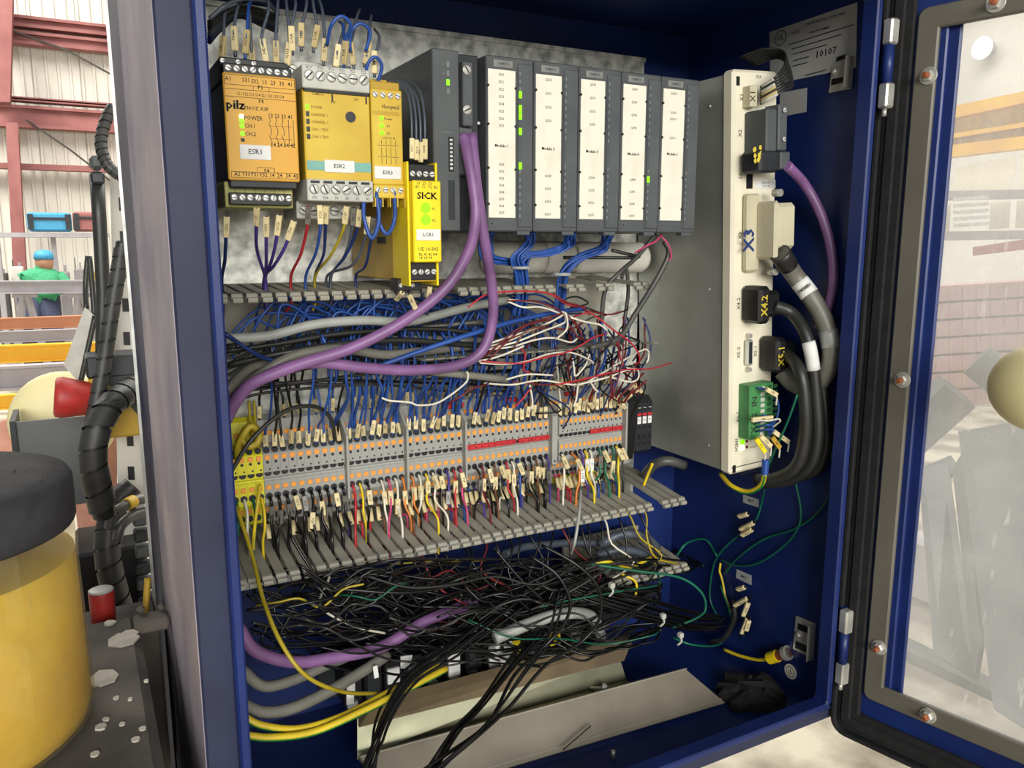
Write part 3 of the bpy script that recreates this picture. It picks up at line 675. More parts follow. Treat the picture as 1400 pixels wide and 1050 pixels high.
# ---- LCR1
X0, X1, Yf = -71, -48.8, -28
t = thing('safety_relay', ((X0+X1)/2, 40, -44), 'bright yellow narrow safety relay labelled LCR1', 'relay')
MB().cbox(X0-.4, X1-1, -20, 109, -37, 44, .8).part('body', 'dull_yellow', t)
MB().box(X0-.6, X0-.3, 25, 45, -10, -5).part('side_print', 'ink_grey', t)
MB().cbox(X0+1, X1, Yf, -18, -23, 33, .8).part('faceplate', 'bright_yellow', t)
for x_ in (X0-.8, X1-1.6): MB().cbox(x_, x_+1.6, -22, 10, -40, 46, .4).part('side_flange', 'bright_yellow', t)
for za, zb, zs in ((33, 44.5, 38), (-36, -23, -30)):
    MB().cbox(X0+1, X1-1.6, -20.5, 6, za, zb, .5).part('terminal_block', 'black_plastic', t)
    for k in range(4): scr(SCR, t, X0+4+k*4.9, -20.6, zs)
MB().cbox(X0-4, X0+15, -6, 8, -44, -35, .5).part('terminal_block', 'black_plastic', t)
for k in range(2): scr(SCRS, t, X0-1+k*9, -6.1, -40)
mb = MB()
for s_, z_, sz in (('SICK', 22.5, 6.6),): mb.text(s_, sz, (X0+11.5, Yf, z_), sx=1.1)
for dx_ in (-.15, .15): mb.text('SICK', 6.6, (X0+11.5+dx_, Yf, 22.5), sx=1.1, lift=.1)
mb.text('13  23  33', 2.8, (X0+9.5, Yf, 31)); mb.text('B1  Y1  Y2  B3', 2.8, (X0+11.5, Yf, 28.6)); mb.text('UE 10-30S', 3.6, (X0+11.8, Yf, -14)); mb.text('B2 41 42 B4', 2.8, (X0+11.5, Yf, -17.6)); mb.text('14 24 34', 2.8, (X0+9.5, Yf, -20))
mb.text('K1', 2.4, (X0+16.5, Yf, 14)); mb.text('K2', 2.4, (X0+16.5, Yf, 6)); mb.part('lettering', 'ink', t)
for z_ in (14.5, 6.5): MB().lathe([(3.7, -.3), (3.4, .4), (2.2, .9), (.1, 1)], (X0+10, Yf-1, z_), 16, ax=1).part('led', 'led_on', t, True)
lb = MB().cbox(X0+3, X1-1, Yf-.5, Yf, -7.8, -.2, .25).part('label', 'paper_white', t)
mb = MB(); mb.text('LCR1', 3.6, (X0+12, Yf-.5, -4)); mb.part('lettering', 'ink', lb)
t.location += Vector((6.8, 16, 1))*.001
# ---- PLC interface module
t = thing('interface_module', (-22, 60, 0), 'dark grey bus interface module with one green light beside LCR1', 'plc module')
MB().cbox(-42, -21.5, 0, 119, 0, 125, .8).part('body', 'plc_grey', t)
MB().cbox(-21.5, -2.5, 8, 119, 0, 125, .8).part('body', 'dark_plastic', t)
MB().cbox(-20, -12, -3, 9, 74, 118, .8).part('bus_connector', 'plc_grey', t)
for z_ in (112, 85): scr(SCRB, t, -17, -3.2, z_)
MB().cbox(-21.5, -10, 2, 10, 40, 74, 1).part('connector_hood', 'plc_grey', t)
for k, m_ in enumerate(('led_off', 'led_off', 'led_on', 'led_off')):
    z_ = 115-k*6; MB().cbox(-31.5, -29, -.5, 0, z_-2, z_+2, .3).part('led', m_, t)
MB().cbox(-30.5, -26.5, -.4, .5, 42, 66, .3).part('dip_switch', 'black_plastic', t)
for k in range(8): MB().box(-29.6, -27.6, -.7, -.4, 43.5+k*2.8, 45+k*2.8).part('switch_lever', 'screw_white', t)
MB().box(-31, -26, -.3, .2, 8, 36).part('slot', 'dark_plastic', t)
mb = MB(); mb.text('SF', 2, (-33.5, 0, 115)); mb.text('BF', 2, (-33.5, 0, 109)); mb.text('PROFIBUS', 1.8, (-31, 0, 69)); mb.part('lettering', 'led_off', t)
MB().ball((-3, 7, 78), 1.3, 6).part('screw_cap', 'screw_white', t, True)
# ---- five I/O modules
bodym = MB().cbox(0, 39.3, 0, 119, 0, 125, .9).mesh('body', 'plc_grey')
stripm = MB().cbox(1.2, 23.7, -.7, .1, 10, 115.5, .2).mesh('label_strip', 'paper')
flapm = MB().cbox(25.6, 38.4, -1.2, .2, 3.2, 121, .6).mesh('flap', 'plc_flap')
ledch = MB().box(26, 28.6, -1.35, -1, 6, 118).mesh('led_window', 'plc_grey')
platem = MB().cbox(5.8, 21.5, -.5, .1, 117.2, 122.2, .2).mesh('brand_plate', 'plc_plate')
sqm = MB().cbox(1.5, 6.5, -.5, .1, 3, 8.6, .3).box(3.4, 4.6, -.6, -.4, 5.2, 6.4, 1).mesh('key_latch', ['plc_flap', 'black_plastic'])
notchm = MB().cyl((0, -.85, 0), (0, 0, 0), 1.0, 10).mesh('notch', 'black_plastic')
ledm = MB().cbox(-1.3, 1.3, -.5, 0, -2.5, 2.5, .3).mesh('led', 'led_on'); ledoff = MB().box(-.6, .6, -.15, 0, -1.3, 1.3).mesh('led', 'led_off'); ledcore = MB().cbox(-1.2, 1.2, -.5, 0, -2.4, 2.4, .3).mesh('led', 'led_on')
basem = MB().cbox(26, 37, .5, 8, -2.5, .4, .3).mesh('cable_latch', 'plc_flap')
mods = [('Module 1', ['I320', 'I321', 'I322', 'I323', 'I324', 'I325', 'I326', 'I327'], ['I330', 'I331', 'I332', 'I333', 'I334', 'I335', 'I336', 'I337'], (99.2, 89.3, 84, 73.1, 48.3)),
        ('Module 2', ['Q320', 'Q321', 'Q322', 'Q323'], ['Q324', 'Q325', 'Q326', 'Q327'], ()), ('Module 3', ['Q330', 'Q331', 'Q332', 'Q333'], ['Q334', 'Q335', 'Q336', 'Q337'], ()),
        ('Module 4', ['Q340', 'Q341', 'Q342', 'Q343'], ['Q344', 'Q345', 'Q346', 'Q347'], (42.7,)), ('Module 5', None, None, ())]
for i, (nm, up_, dn, lit) in enumerate(mods):
    lab = ['dark grey I/O module with five lit green lights, strip reads Module 1', 'dark grey I/O module, strip reads Module 2, touching the one with five green lights', 'dark grey I/O module in the middle of the five, strip reads Module 3', 'dark grey I/O module with one lit green light, strip reads Module 4', 'dark grey I/O module next to the drive, strip reads Module 5'][i]
    t = thing('io_module', (40*i, 0, 0), lab, 'plc module', 'I/O modules on the rail', local=True)
    share('body', bodym, t); s_ = share('label_strip', stripm, t); f_ = share('flap', flapm, t); share('led_window', ledch, f_); b = share('brand_plate', platem, t); share('key_latch', sqm, t); share('cable_latch', basem, t)
    mb = MB(); mb.text('SIEMENS', 2.9, (13.7, -.5, 119.7), sx=.9); mb.part('lettering', 'plc_grey', b)
    mb = MB()
    if up_:
        n_ = len(up_)
        for k, s in enumerate(up_): mb.text(s, 2.7, (12, -.7, 112-(k*5.12 if n_ == 8 else k*9.85)), sx=.92)
        for k, s in enumerate(dn): mb.text(s, 2.7, (12, -.7, (48.6 if n_ == 8 else 42)-(k*5 if n_ == 8 else k*9.6)), sx=.92)
    else:
        for s, z_ in (('Q200+', 112), ('Q200-', 97), ('Q201+', 92), ('Q201-', 77)): mb.text(s, 2.7, (12, -.7, z_), sx=.92)
    for dx_ in (0, .14): mb.text(nm, 3, (12+dx_, -.7, 62 if i < 4 else 64))
    mb.part('lettering', 'ink', s_)
    for z_ in (104, 77, 46, 20):
        for x_ in (1.2, 23.7): share('notch', notchm, s_, (x_, -.05, z_-(.6 if x_ > 5 else 0)))
    for k in range(20):
        z_ = 114-k*5.4
        if 52 < z_ < 70 or any(abs(z_-l) < 4 for l in lit): continue
        share('led', ledoff, f_, (27.2, -1.35, z_))
    for l in lit: share('led', ledm if i == 0 else ledm, f_, (27.3, -1.35, l))
# DIN rails behind devices
for z_, xa, xb, lb in ((62, -190, -40.5, 'steel mounting rail behind the yellow safety relays'), (-190, -188, 232, 'steel mounting rail behind the row of terminal blocks'), (60, -39, 202, 'steel profile rail behind the grey I/O modules')):
    MB().prism([(130, z_-17), (123, z_-17), (122, z_-12), (128, z_-12), (128, z_+12), (122, z_+12), (123, z_+17), (130, z_+17)], xa, xb).top('din_rail', 'galvanised', lb, 'mounting rail')
# ================================================================ wire ducts
def duct(zt, zb, yf, droop, xa, xb, pitch, skip, label, clip_skip=(), mats=('duct_grey', 'duct_grey')):
    t = thing('wire_duct', ((xa+xb)/2, 128, zb), label, 'wire duct', 'grey slotted wire ducts')
    MB().box(xa, xb, 126, 129.5, zb, zt).part('base', mats[0], t)
    wd = pitch-3
    # a finger with its hooked end, shared
    L = 126-yf
    f1 = MB().prism([(0, 0), (-20, 0), (-L+4, -droop), (-L+4, -droop-1.7), (-20, -1.9), (0, -1.9)], 0, wd)
    f1.prism([(-L+6, -droop+.2), (-L+5, -droop+1), (-L+1.5, -droop+.4), (-L+.6, -droop-1), (-L+.6, -droop-3), (-L+6, -droop-2.6)], -.2, wd+.2, m=1)
    f1.cyl((.2, -L-1, -droop-3.9), (wd-.2, -L-1, -droop-3.9), 2.1, 8, 1)
    fmesh = f1.mesh('finger', list(mats))
    k = 0; x = xa
    while x+wd <= xb+.1:
        if k not in skip: share('finger', fmesh, t, Vector((x, 126, zt))-OFF[t.name])
        if k not in clip_skip:
            o = share('finger', fmesh, t, Vector((x, 126, zb+1))-OFF[t.name]); o.scale.z = -.35
        x += pitch; k += 1
    return t
duct(-40.5, -101, 30, 3, -190, 196, 10, {17, 27, 30, 33, 34, 37}, 'slotted grey wire duct full of cables under the modules', clip_skip=set(range(0, 15)) | {35, 36})
duct(-241, -288, 30, 9.5, -190, 234, 10, {38}, 'slotted grey wire duct below the terminal blocks', clip_skip=set(range(0, 60)))
duct(-312, -352, 34, 9, 150, 246, 10, {}, 'short wire duct buried under black wires at the right', clip_skip=set(range(0, 60)))
# ================================================================ terminal blocks
prof = [(96, -143), (92, -146), (88, -163), (76, -165), (72, -168.5), (72, -184.6), (74.5, -185.4), (74.5, -187.6), (73, -188.4), (72.8, -189.6), (72, -190.5), (72, -207.5), (75, -211), (86, -212), (88, -228), (94, -231), (122, -226), (122, -148)]
BASE = Vector((0, 97, -231))
def term_proto(bodymat, levermat, label, wd, three=True):
    t = thing('terminal_block', (0, 97, -231), label, 'terminal block', 'terminal blocks on the rail')
    MB().prism(prof, .05, wd-.05).part('body', bodymat, t)
    c = wd/2
    for z_, y_ in ((-171.4, 72), (-195.2, 72)):
        MB().cbox(c-wd*.3, c+wd*.3, y_-.9, y_+1, z_-1.8, z_+2, .4).part('release_lever', levermat, t)
    for z_, y_ in ((-156, 89.6), (-217, 86.6)):
        MB().cbox(c-wd*.3, c+wd*.3, y_-.9, y_+1, z_-1.8, z_+1.8, .4).part('release_lever', levermat, t)
    MB().cyl((c, 71.8, -175), (c, 73, -175), wd*.19, 10).part('test_hole', 'black_plastic', t)
    MB().box(c+.8, c+2.0, 71.85, 73, -181.3, -179.9).part('test_hole', 'black_plastic', t)
    MB().prism([(c-wd*.42, -182.9), (c+wd*.42, -182.9), (c+wd*.42, -184.6), (c+wd*.2, -186), (c-wd*.2, -186), (c-wd*.42, -184.6)], 71.8, 74.8, ax=1).part('jumper_slot', 'black_plastic', t)
    MB().cyl((c, 71.85, -202), (c, 74, -202), wd*.44, 14).part('wire_entry', 'dark_plastic', t)
    MB().cyl((c, 86.4, -223), (c, 88, -223), wd*.4, 12).part('wire_entry', 'dark_plastic', t)
    MB().cyl((c, 73.5, -165.6), (c, 77, -167.8), wd*.4, 12).part('wire_entry', 'dark_plastic', t)
    return t
TX = []     # (x centre, group)
def fill(x0, x1, n, bodymat, key, label):
    wd = (x1-x0)/n; pr = term_proto(bodymat, 'orange', label, wd)
    for k in range(n):
        o = pr if k == 0 else copy_tree(pr)
        o.location.x = (x0+k*wd)*.001; TX.append((x0+(k+.5)*wd, key, k, wd))
fill(-182.5, -157.5, 4, 'terminal_yellow', 'PE', 'yellow-green earth terminal block with orange lever at the cabinet edge')
fill(-157.3, -93.5, 10, 'terminal_grey', 'A', 'grey terminal block with black wires beside the yellow earth terminals')
fill(-91.3, -42.5, 8, 'terminal_grey', 'B', 'grey terminal block with open lower entries in the second group')
fill(-40.3, 11.2, 8, 'terminal_grey', 'C', 'grey terminal block in the third group before the red jumpers')
fill(13.4, 98.5, 14, 'terminal_grey', 'D', 'grey terminal block under the long red jumper bar')
fill(109.5, 181, 14, 'terminal_grey', 'E', 'slim grey terminal block beside the black fuse holders')
for x_, lb, wd in ((-93.4, 'thin grey partition plate left of the second terminal group', 1.9), (-42.4, 'thin grey partition plate left of the third terminal group', 1.9), (11.3, 'thin grey partition plate left of the red jumpers', 1.9), (181.2, 'thin grey end plate next to the black fuse holders', 2)):
    MB().prism([(66, -160), (66, -212), (90, -232), (122, -226), (122, -146), (88, -143)], x_, x_+wd).top('partition_plate', 'terminal_grey', lb, 'partition plate')
t = thing('end_clamp', (104, 97, -231), 'wide grey end clamp between the red jumper groups', 'end clamp')
MB().prism([(66, -164), (66, -209), (88, -222), (122, -222), (122, -150), (86, -150)], 98.7, 104).part('clamp_body', 'terminal_grey', t)
MB().prism([(74, -168), (74, -206), (122, -222), (122, -150)], 104, 109.3).part('clamp_foot', 'terminal_grey', t)
c_ = Vector((101.4, 65.8, -206)); MB().cyl(c_, c_+Vector((0, 1, 0)), 1, 8).part('clamp_screw', 'dark_plastic', t)
for x0_, x1_, lb in ((14, 63.5, 'long red jumper bar across the terminal blocks'), (66, 79, 'short red jumper bar beside the long one'), (80, 98, 'red jumper bar touching the grey end clamp'), (143.5, 155, 'short red jumper bar in the slim terminal group'), (155.8, 168, 'middle red jumper bar in the slim terminal group'), (168.8, 180.5, 'red jumper bar nearest the fuse holders')):
    mb = MB().cbox(x0_, x1_, 69.8, 73.5, -186.2, -181.8, .5); o = mb.top('jumper_bar', 'jumper_red', lb, 'jumper')
    n_ = max(2, int((x1_-x0_)/6))
    for k in range(n_): MB().box(x0_+(k+.5)*(x1_-x0_)/n_-.5, x0_+(k+.5)*(x1_-x0_)/n_+.5, 69.5, 69.9, -184.8, -183.4).part('notch', 'wire_maroon', o)
# lower tier red jumpers (rear row)
for x0_, x1_ in ((4, 20), (60, 74), (126, 140)):
    MB().cbox(x0_, x1_, 86.5, 91, -151.5, -147.5, .5).top('jumper_bar', 'jumper_red', 'dark red jumper bar on the rear upper tier of terminals', 'jumper', 'rear tier jumpers')
# green-yellow feet of the slim group
for k in range(9):
    x_ = 118+k*5.1
    MB().prism([(85, -227.5), (85, -235), (98, -238.5), (112, -233), (112, -228.2), (94, -230.8)], x_, x_+4.7).top('earth_terminal', 'terminal_yellow', 'small yellow earth terminal under the slim terminal group', 'earth terminal', 'earth terminals under the slim group')
# fuse holders
pr = thing('fuse_holder', (196.6, 97, -216), 'black fuse holder with white tag and red band', 'fuse holder', 'black fuse holders at the rail end')
MB().prism([(78, -164), (78, -212), (84, -216), (122, -214), (122, -158), (84, -158)], 196.6, 202.6).part('body', 'dark_plastic', pr)
MB().box(197.4, 201.8, 77.6, 78.2, -184.8, -177.6).part('tag', 'paper_white', pr)
MB().box(197.2, 202, 77.6, 78.2, -176.6, -174.2).part('band', 'jumper_red', pr)
for z_ in (-167, -170.5, -188.5, -205): MB().cyl((199.6, 77.7, z_), (199.6, 78.5, z_), 1.6, 10).part('entry', 'black_plastic', pr)
MB().box(198, 201, 77.5, 78.2, -169, -168.2).part('lever', 'screw_white', pr)
MB().box(198.2, 201, 77.5, 78.2, -200, -195).part('vent', 'black_plastic', pr)
mb = MB(); mb.text('F1', 2.4, (199.6, 77.6, -181.2)); mb.part('lettering', 'ink', pr)
for k in range(1, 4): c_ = copy_tree(pr); c_.location.x += .0064*k
MB().prism([(66, -158), (74, -218), (122, -218), (122, -150), (84, -150)], 183.4, 196.2).top('end_cover', 'black_plastic', 'black end cover between slim terminals and fuse holders', 'end cover')
# ================================================================ servo drive on the right
LEAN = -math.atan2(17.9, 356)
DO = Vector((244.5, -10, -220.2))
drv = thing('servo_drive', DO, 'tall ivory servo drive with metal side and stacked connectors', 'drive', rot=(0, LEAN, 0), local=True)
DI = (Matrix.Translation(DO) @ Matrix.Rotation(LEAN, 4, 'Y')).inverted()
def D(x, y, dy=0): return DI @ P(x, y, -10+dy)
DW, DH = 52, 356
MB().cbox(0, DW, 0, 14, 0, DH, 2.5).part('bezel', 'ivory', drv)
MB().box(1.5, DW-1, 14, 136, 2, DH-3).part('chassis', 'drive_metal', drv, label='grey metal chassis side')
for z_ in (22, 170, 330): MB().ball((1.3, 30, z_), 1.2, 6).part('rivet', 'zinc', drv, True)
for z_ in (6, DH-9): MB().cbox(3, 7, -.4, .6, z_-4.5, z_+3, .3).part('clip_slot', 'black_plastic', drv)
MB().box(2, DW-2, -.3, .2, 6.5, 7.2).part('rating_line', 'ink', drv)
DR, DU = Vector((1, 0, 0)), Vector((0, 0, 1))
mb = MB()
VR, VU = (0, 0, 1), (-1, 0, 0)      # lettering that runs up the panel
for s_, px in (('X1', (1014, 133)), ('X2', (1012, 182)), ('S2', (1013, 241)), ('X3', (1012, 322)), ('X4-2', (1010, 415)), ('X5-2', (1010, 482)), ('X5-1', (1033, 480)), ('X6-2', (1009, 570)), ('H2H1', (1007, 608))):
    mb.text(s_, 5.2, D(*px, -.1), VR, VU)
mb.text('IEC61800 NC-5 1.00', 2.4, D(1023, 646, -.1), sx=.9); mb.text('B', 2.4, D(1026, 603, -.1)); mb.text('DC 24V', 2.2, D(1030, 611, -.1)); mb.text('X24', 3.4, D(1037, 105, -.1))
mb.part('lettering', 'ink', drv)
# X1 plug
a, b = D(1015, 148), D(1036, 117, -9)
cx = MB().cbox(a.x, b.x, -9, 0, a.z, b.z, .6).part('connector', 'beige_hood', drv)
mb = MB(); mb.text('X1', 8, ((a.x+b.x)/2-1, -9, (a.z+b.z)/2), VR, VU); mb.part('lettering', 'ink', cx)
# fieldbus plug
a, b = D(1017, 212), D(1064, 148, -26)
cx = MB().cbox(a.x, b.x, -26, 0, a.z, b.z, 1.5).part('connector', 'plc_grey', drv, label='dark grey fieldbus plug')
a2, b2 = D(1038, 236, -26), D(1064, 212, -26)
MB().cbox(a2.x, b2.x, -27, -4, a2.z, b2.z+4, 2).part('plug_foot', 'dark_plastic', cx)
MB().cbox(b.x-2, b.x+8, -29, -12, a.z+1, b.z+3, 1).part('plug_cover', 'plc_flap', cx)
MB().cbox(b.x-1, b.x+10, -31, -10, a.z-14, a.z, 1).part('plug_clamp', 'plc_flap', cx)
for z_ in (b.z-2, a.z+10): share('screw', SCR, cx, (b.x+3, -30.2, z_), (0, .5, math.pi))
MB().ball((b.x+9, -22, b.z-9), 1.4, 6).part('switch', 'jumper_red', cx, True)
mb = MB()
for k in range(9): mb.ball((a2.x-2+random.uniform(-4, 4), -26, a2.z+12+random.uniform(-7, 9)), 1.6, 5, sc=(1, .2, 1.3))
mb.part('paint_mark', 'dyellow_paint', cx)
a, b = D(1020, 258), D(1029, 222); MB().cbox(a.x, b.x, -.6, .2, a.z, b.z, .2).part('dip_slot', 'black_plastic', drv)
a, b = D(1033, 258), D(1060, 246); lb = MB().cbox(a.x, b.x, -.5, .2, a.z, b.z, .2).part('label', 'paper_white', drv)
mb = MB(); mb.text('R224 004', 2.4, ((a.x+b.x)/2, -.5, (a.z+b.z)/2+1.2)); mb.text('15 VA 24', 2.4, ((a.x+b.x)/2, -.5, (a.z+b.z)/2-1.6)); mb.part('lettering', 'ink', lb)
# X3 hood
a, b = D(1013, 372), D(1041, 264, -8)
cx = MB().cbox(a.x, b.x, -8, 0, a.z, b.z, 2).part('connector', 'beige_hood', drv, label='beige hooded X3 plug')
H0, H1 = D(1034, 355, -8), D(1068, 274, -30); H2 = D(1090, 300, -28)
MB().cbox(H0.x, H1.x, -30, -6, H0.z, H1.z, 3).part('hood', 'beige_hood', cx)
MB().cbox(H1.x-4, H2.x, -28, -4, H0.z+8, H1.z-2, 3.5).part('hood_cap', 'beige_hood', cx)
mb = MB(); mb.text('X3', 17, D(1024, 328, -8.1), VR, VU); mb.text('X3', 17, D(1024.6, 328, -8.1), VR, VU, lift=.12); mb.part('lettering', 'wire_navy', cx)
for px in ((1058, 264), (1052, 371)): c_ = D(*px, -14); MB().cyl(c_, c_+Vector((0, -8, 0)), 3.2, 12).part('thumbscrew', 'zinc', cx, True)
# X4-2 and X5-1 black plugs, X5-2 empty socket
for (p0, p1, s_, dx_, lab) in (((1012, 441), (1060, 390), 'X4.2', 0, 'black plug marked X4.2'), ((1036, 506), (1082, 460), 'X5.1', 0, 'black plug marked X5.1')):
    a, b = D(*p0), D(*p1, -22)
    cx = MB().cbox(a.x, b.x-6, -24, 0, a.z, b.z, 3).part('connector', 'black_plastic', drv, label=lab)
    MB().cbox(b.x-12, b.x+8, -22, -4, a.z+5, b.z-5, 3).part('cable_exit', 'black_plastic', cx)
    for z_ in (a.z+2, b.z-5): MB().cbox(a.x+2, a.x+12, -8, -1, z_-1, z_+4, .6).part('jack_bracket', 'zinc', cx)
    mb = MB(); mb.text(s_, 10, ((a.x+b.x)/2-5, -24.2, (a.z+b.z)/2), VR, VU, sx=.95); mb.text(s_, 10, ((a.x+b.x)/2-4.6, -24.2, (a.z+b.z)/2), VR, VU, sx=.95, lift=.12); mb.part('lettering', 'dyellow_paint', cx)
a, b = D(1016, 500), D(1031, 464, -5)
cx = MB().cbox(a.x, b.x, -5, 0, a.z, b.z, 1.5).part('socket', 'zinc', drv)
MB().cbox(a.x+2, b.x-2, -5.4, -4.6, a.z+2, b.z-2, 1).part('socket_face', 'dark_plastic', cx)
for z_ in (a.z-3.5, b.z+3.5): MB().cyl(((a.x+b.x)/2, -5, z_), ((a.x+b.x)/2, 0, z_), 2.3, 6).part('jack_post', 'zinc', cx)
# X6-2 green terminal strip
a, b = D(1009, 598), D(1058, 522, -14)
cx = MB().cbox(a.x, b.x, -14, 0, a.z, b.z, .8).part('connector', 'green_block', drv, label='green X6-2 terminal plug')
mb = MB(); mb.text('X6-2  IN', 9.5, (a.x+6, -14.2, (a.z+b.z)/2-2), VR, VU, sx=1); mb.part('lettering', 'ink', cx)
for k in range(9):
    z_ = a.z+4+k*(b.z-a.z-8)/8
    for j in range(3): MB().cbox(a.x+13+j*8, a.x+18+j*8, -14.8, -13.8, z_-1.8, z_+1.8, .4).part('entry', 'green_dark' if j else 'terminal_light', cx)
for px, m_ in (((1014.5, 604), 'led_on'), ((1014.5, 612), 'led_core'), ((1020.5, 603), 'wire_maroon'), ((1020.5, 611), 'wire_maroon')):
    c_ = D(*px, -.5); r_ = 2.3 if 'led' in m_ else 1.3
    MB().lathe([(r_, 0), (r_*.9, .6), (r_*.4, 1.1), (.1, 1.2)], c_+Vector((0, -1, 0)), 12, ax=1).part('led', m_, drv, True)

# ================================================================ wires and cables
import numpy as np
REG = []      # (points, radius, in_mass, lo, hi)
def dense(q):
    out = []
    for a, b in zip(q[:-1], q[1:]):
        n_ = max(1, int((b-a).length/1.8))
        for k in range(n_): out.append(a.lerp(b, k/n_))
    return out+[q[-1]]
def route(q, r, in_mass=False, stiff=False):
    best, bq = -1e9, q; n_ = len(q)-1
    steps = [0] if (r >= 4 or stiff) else [0]+[s_*k*1.25*max(1, r*.75) for k in range(1, 9) for s_ in (-1, 1)]
    for d in steps:
        q2 = [p+Vector((0, d*min(1, 4*i/n_, 4*(n_-i)/n_), 0)) for i, p in enumerate(q)] if d else q
        A = np.array(dense(q2)); lo, hi = A.min(0)-8, A.max(0)+8; cl = 1e9
        for B, rb, bm, blo, bhi in REG:
            if (in_mass and bm) or (blo > hi).any() or (bhi < lo).any(): continue
            C = B[((B > lo) & (B < hi)).all(1)]
            if len(C): cl = min(cl, math.sqrt(((A[:, None]-C[None])**2).sum(2).min())-.93*(r+rb))
            if cl < best: break
        if cl > best: best, bq = cl, q2
        if best >= 0: break
    A = np.array(dense(bq)); REG.append((A, r, in_mass, A.min(0), A.max(0))); return bq
def slot_x(x): return -181.5+10*round((x+181.5)/10)+random.uniform(-.1, .1)
def cable(pts, r, matn, label, cat='cable', group=None, n=8, seg=6, name='cable', stiff=False):
    q = [p if isinstance(p, Vector) else P(*p) for p in pts]
    global LASTQ
    LASTQ = route(crom(q, seg), r, stiff=stiff)
    return MB().tube(LASTQ, r, n).top(name, matn, label, cat, group, True)
CODES = ['0310', '0311', '0320', '0321', 'Q323', '24A', '34D', '210A', 'P34', '0V', '02A8', 'S21']
MKM = {}
def marker_mesh(k, wd, ln_, matn):
    key = (k, wd, ln_, matn)
    if key not in MKM:
        mb = MB().cbox(-wd/2, wd/2, -wd*.36, wd*.36, 0, ln_, .4); s_ = CODES[k]
        mb.text(s_, wd*.72, (0, -wd*.36, ln_/2), (0, 0, 1), (-1, 0, 0), m=1, sx=min(1, ln_*.3/(wd*.72*len(s_)*.16)) if 0 else .95)
        MKM[key] = mb.mesh('wire_marker', [matn, 'ink'])
    return MKM[key]
def sleeve(wire, a, dirv, wd=3.4, ln_=11, matn='marker', k=None, roll=0):     # marker sleeve on a wire, starting at a along dirv
    o = bpy.data.objects.new('wire_marker', marker_mesh(random.randrange(12) if k is None else k, wd, ln_, matn)); COL.objects.link(o); o.parent = wire
    z_ = Vector(dirv).normalized(); y_ = Vector((-FW.x, -FW.y, 0)).normalized()*-1; y_ = (y_-z_*y_.dot(z_)).normalized(); x_ = y_.cross(z_)
    m_ = Matrix((x_, y_, z_)).transposed().to_4x4() @ Matrix.Rotation(roll, 4, 'Z'); m_.translation = (Vector(a)-OFF[wire.name])*.001
    o.matrix_local = m_; OFF[o.name] = OFF[wire.name]; return o
def wire(pts, matn, label, group=None, r=.95, mark=None, mk=None, n=6, seg=5, mmat='marker', roll=0, wd=3.4, ln_=11):
    q = route(crom(pts, seg), r); w_ = MB().tube(q, r, n).top('wire', matn, label, 'wire', group, True)
    if mark is not None:
        for mi in (mark if isinstance(mark, (list, tuple)) else [mark]):
            i = min(max(int(mi*(len(q)-1)), 0), len(q)-2); sleeve(w_, q[i], q[i+1]-q[i], matn=mmat, k=mk, roll=roll, wd=wd, ln_=ln_)
    return w_
R = random.uniform
GB = dict(A=(-157.3, -93.5), B=(-91.3, -42.5), C=(-40.3, 11.2), D=(13.4, 98.5), E=(109.5, 181))
SM = MB(); SMATS = []
def mass(pts, r, matn, n=5, seg=4, mark=None):       # wires too many to keep singly, joined into one mass
    if matn not in SMATS: SMATS.append(matn)
    q = route(crom(pts, seg), r, True); SM.tube(q, r, n, SMATS.index(matn))
    if mark:
        if 'marker' not in SMATS: SMATS.append('marker')
        i = min(int(mark*(len(q)-1)), len(q)-2); d_ = (q[i+1]-q[i]).normalized(); SM.tube([q[i], q[i]+d_*11.5], 2.2, 4, SMATS.index('marker'))
NEAR = {'PE': 'above the yellow earth terminals', 'A': 'above the first grey terminal group', 'B': 'above the second terminal group', 'C': 'above the third terminal group', 'D': 'above the red jumper terminals', 'E': 'above the slim terminal group'}
NEARB = {k: v.replace('above', 'below') for k, v in NEAR.items()}
CN = dict(wire_blue='blue', wire_navy='dark blue', black_wire_gloss='black', wire_red='red', wire_maroon='maroon', wire_yellow='yellow', wire_white='white', wire_green='green', wire_pink='pink', wire_violet='violet', wire_brown='brown', wire_orange='orange', wire_slate='slate grey', wire_dyellow='dull yellow')
# ---------------------------------------------------------------- purple fieldbus cables
cable([(633, 186, 2), (640, 215, -6), (648, 262, -12), (650, 300, -14), (640, 345, -10), (608, 395, -4), (550, 440, 0), (480, 476, 4), (410, 498, 6), (350, 522, 4), (325, 545, -4), (308, 575, -16)], 4.1, 'wire_purple', 'thick purple cable sweeping from the bus module to the cabinet edge', n=12, seg=8)
cable([(645, 184, 4), (651, 250, -5), (661, 320, -4), (671, 380, 6), (674, 430, 12), (662, 475, 15), (630, 498, 17), (570, 506, 17), (500, 503, 17), (440, 496, 18), (390, 503, 18), (340, 528, 17), (312, 556, 10)], 4.1, 'wire_purple', 'thick purple cable looping down beside the first module', n=12, seg=8)
WL = lambda x, y, g=7: PX(x, y, 313-g)
o = cable([P(1076, 226, -42), WL(1100, 252, 24), WL(1122, 292, 12), WL(1136, 340, 6), WL(1139, 385, 6), WL(1130, 425, 6), WL(1118, 450, 10)], 4.2, 'wire_purple', 'purple cable hanging from the drive plug along the right wall', n=12, seg=8)
cable([(326, 858, 10), (350, 890, 8), (400, 905, 12), (450, 900, 16), (520, 885, 20), (580, 850, 24), (650, 822, 30)], 4.6, 'wire_purple', 'purple cable running under the black wire tangle', n=12, seg=7)
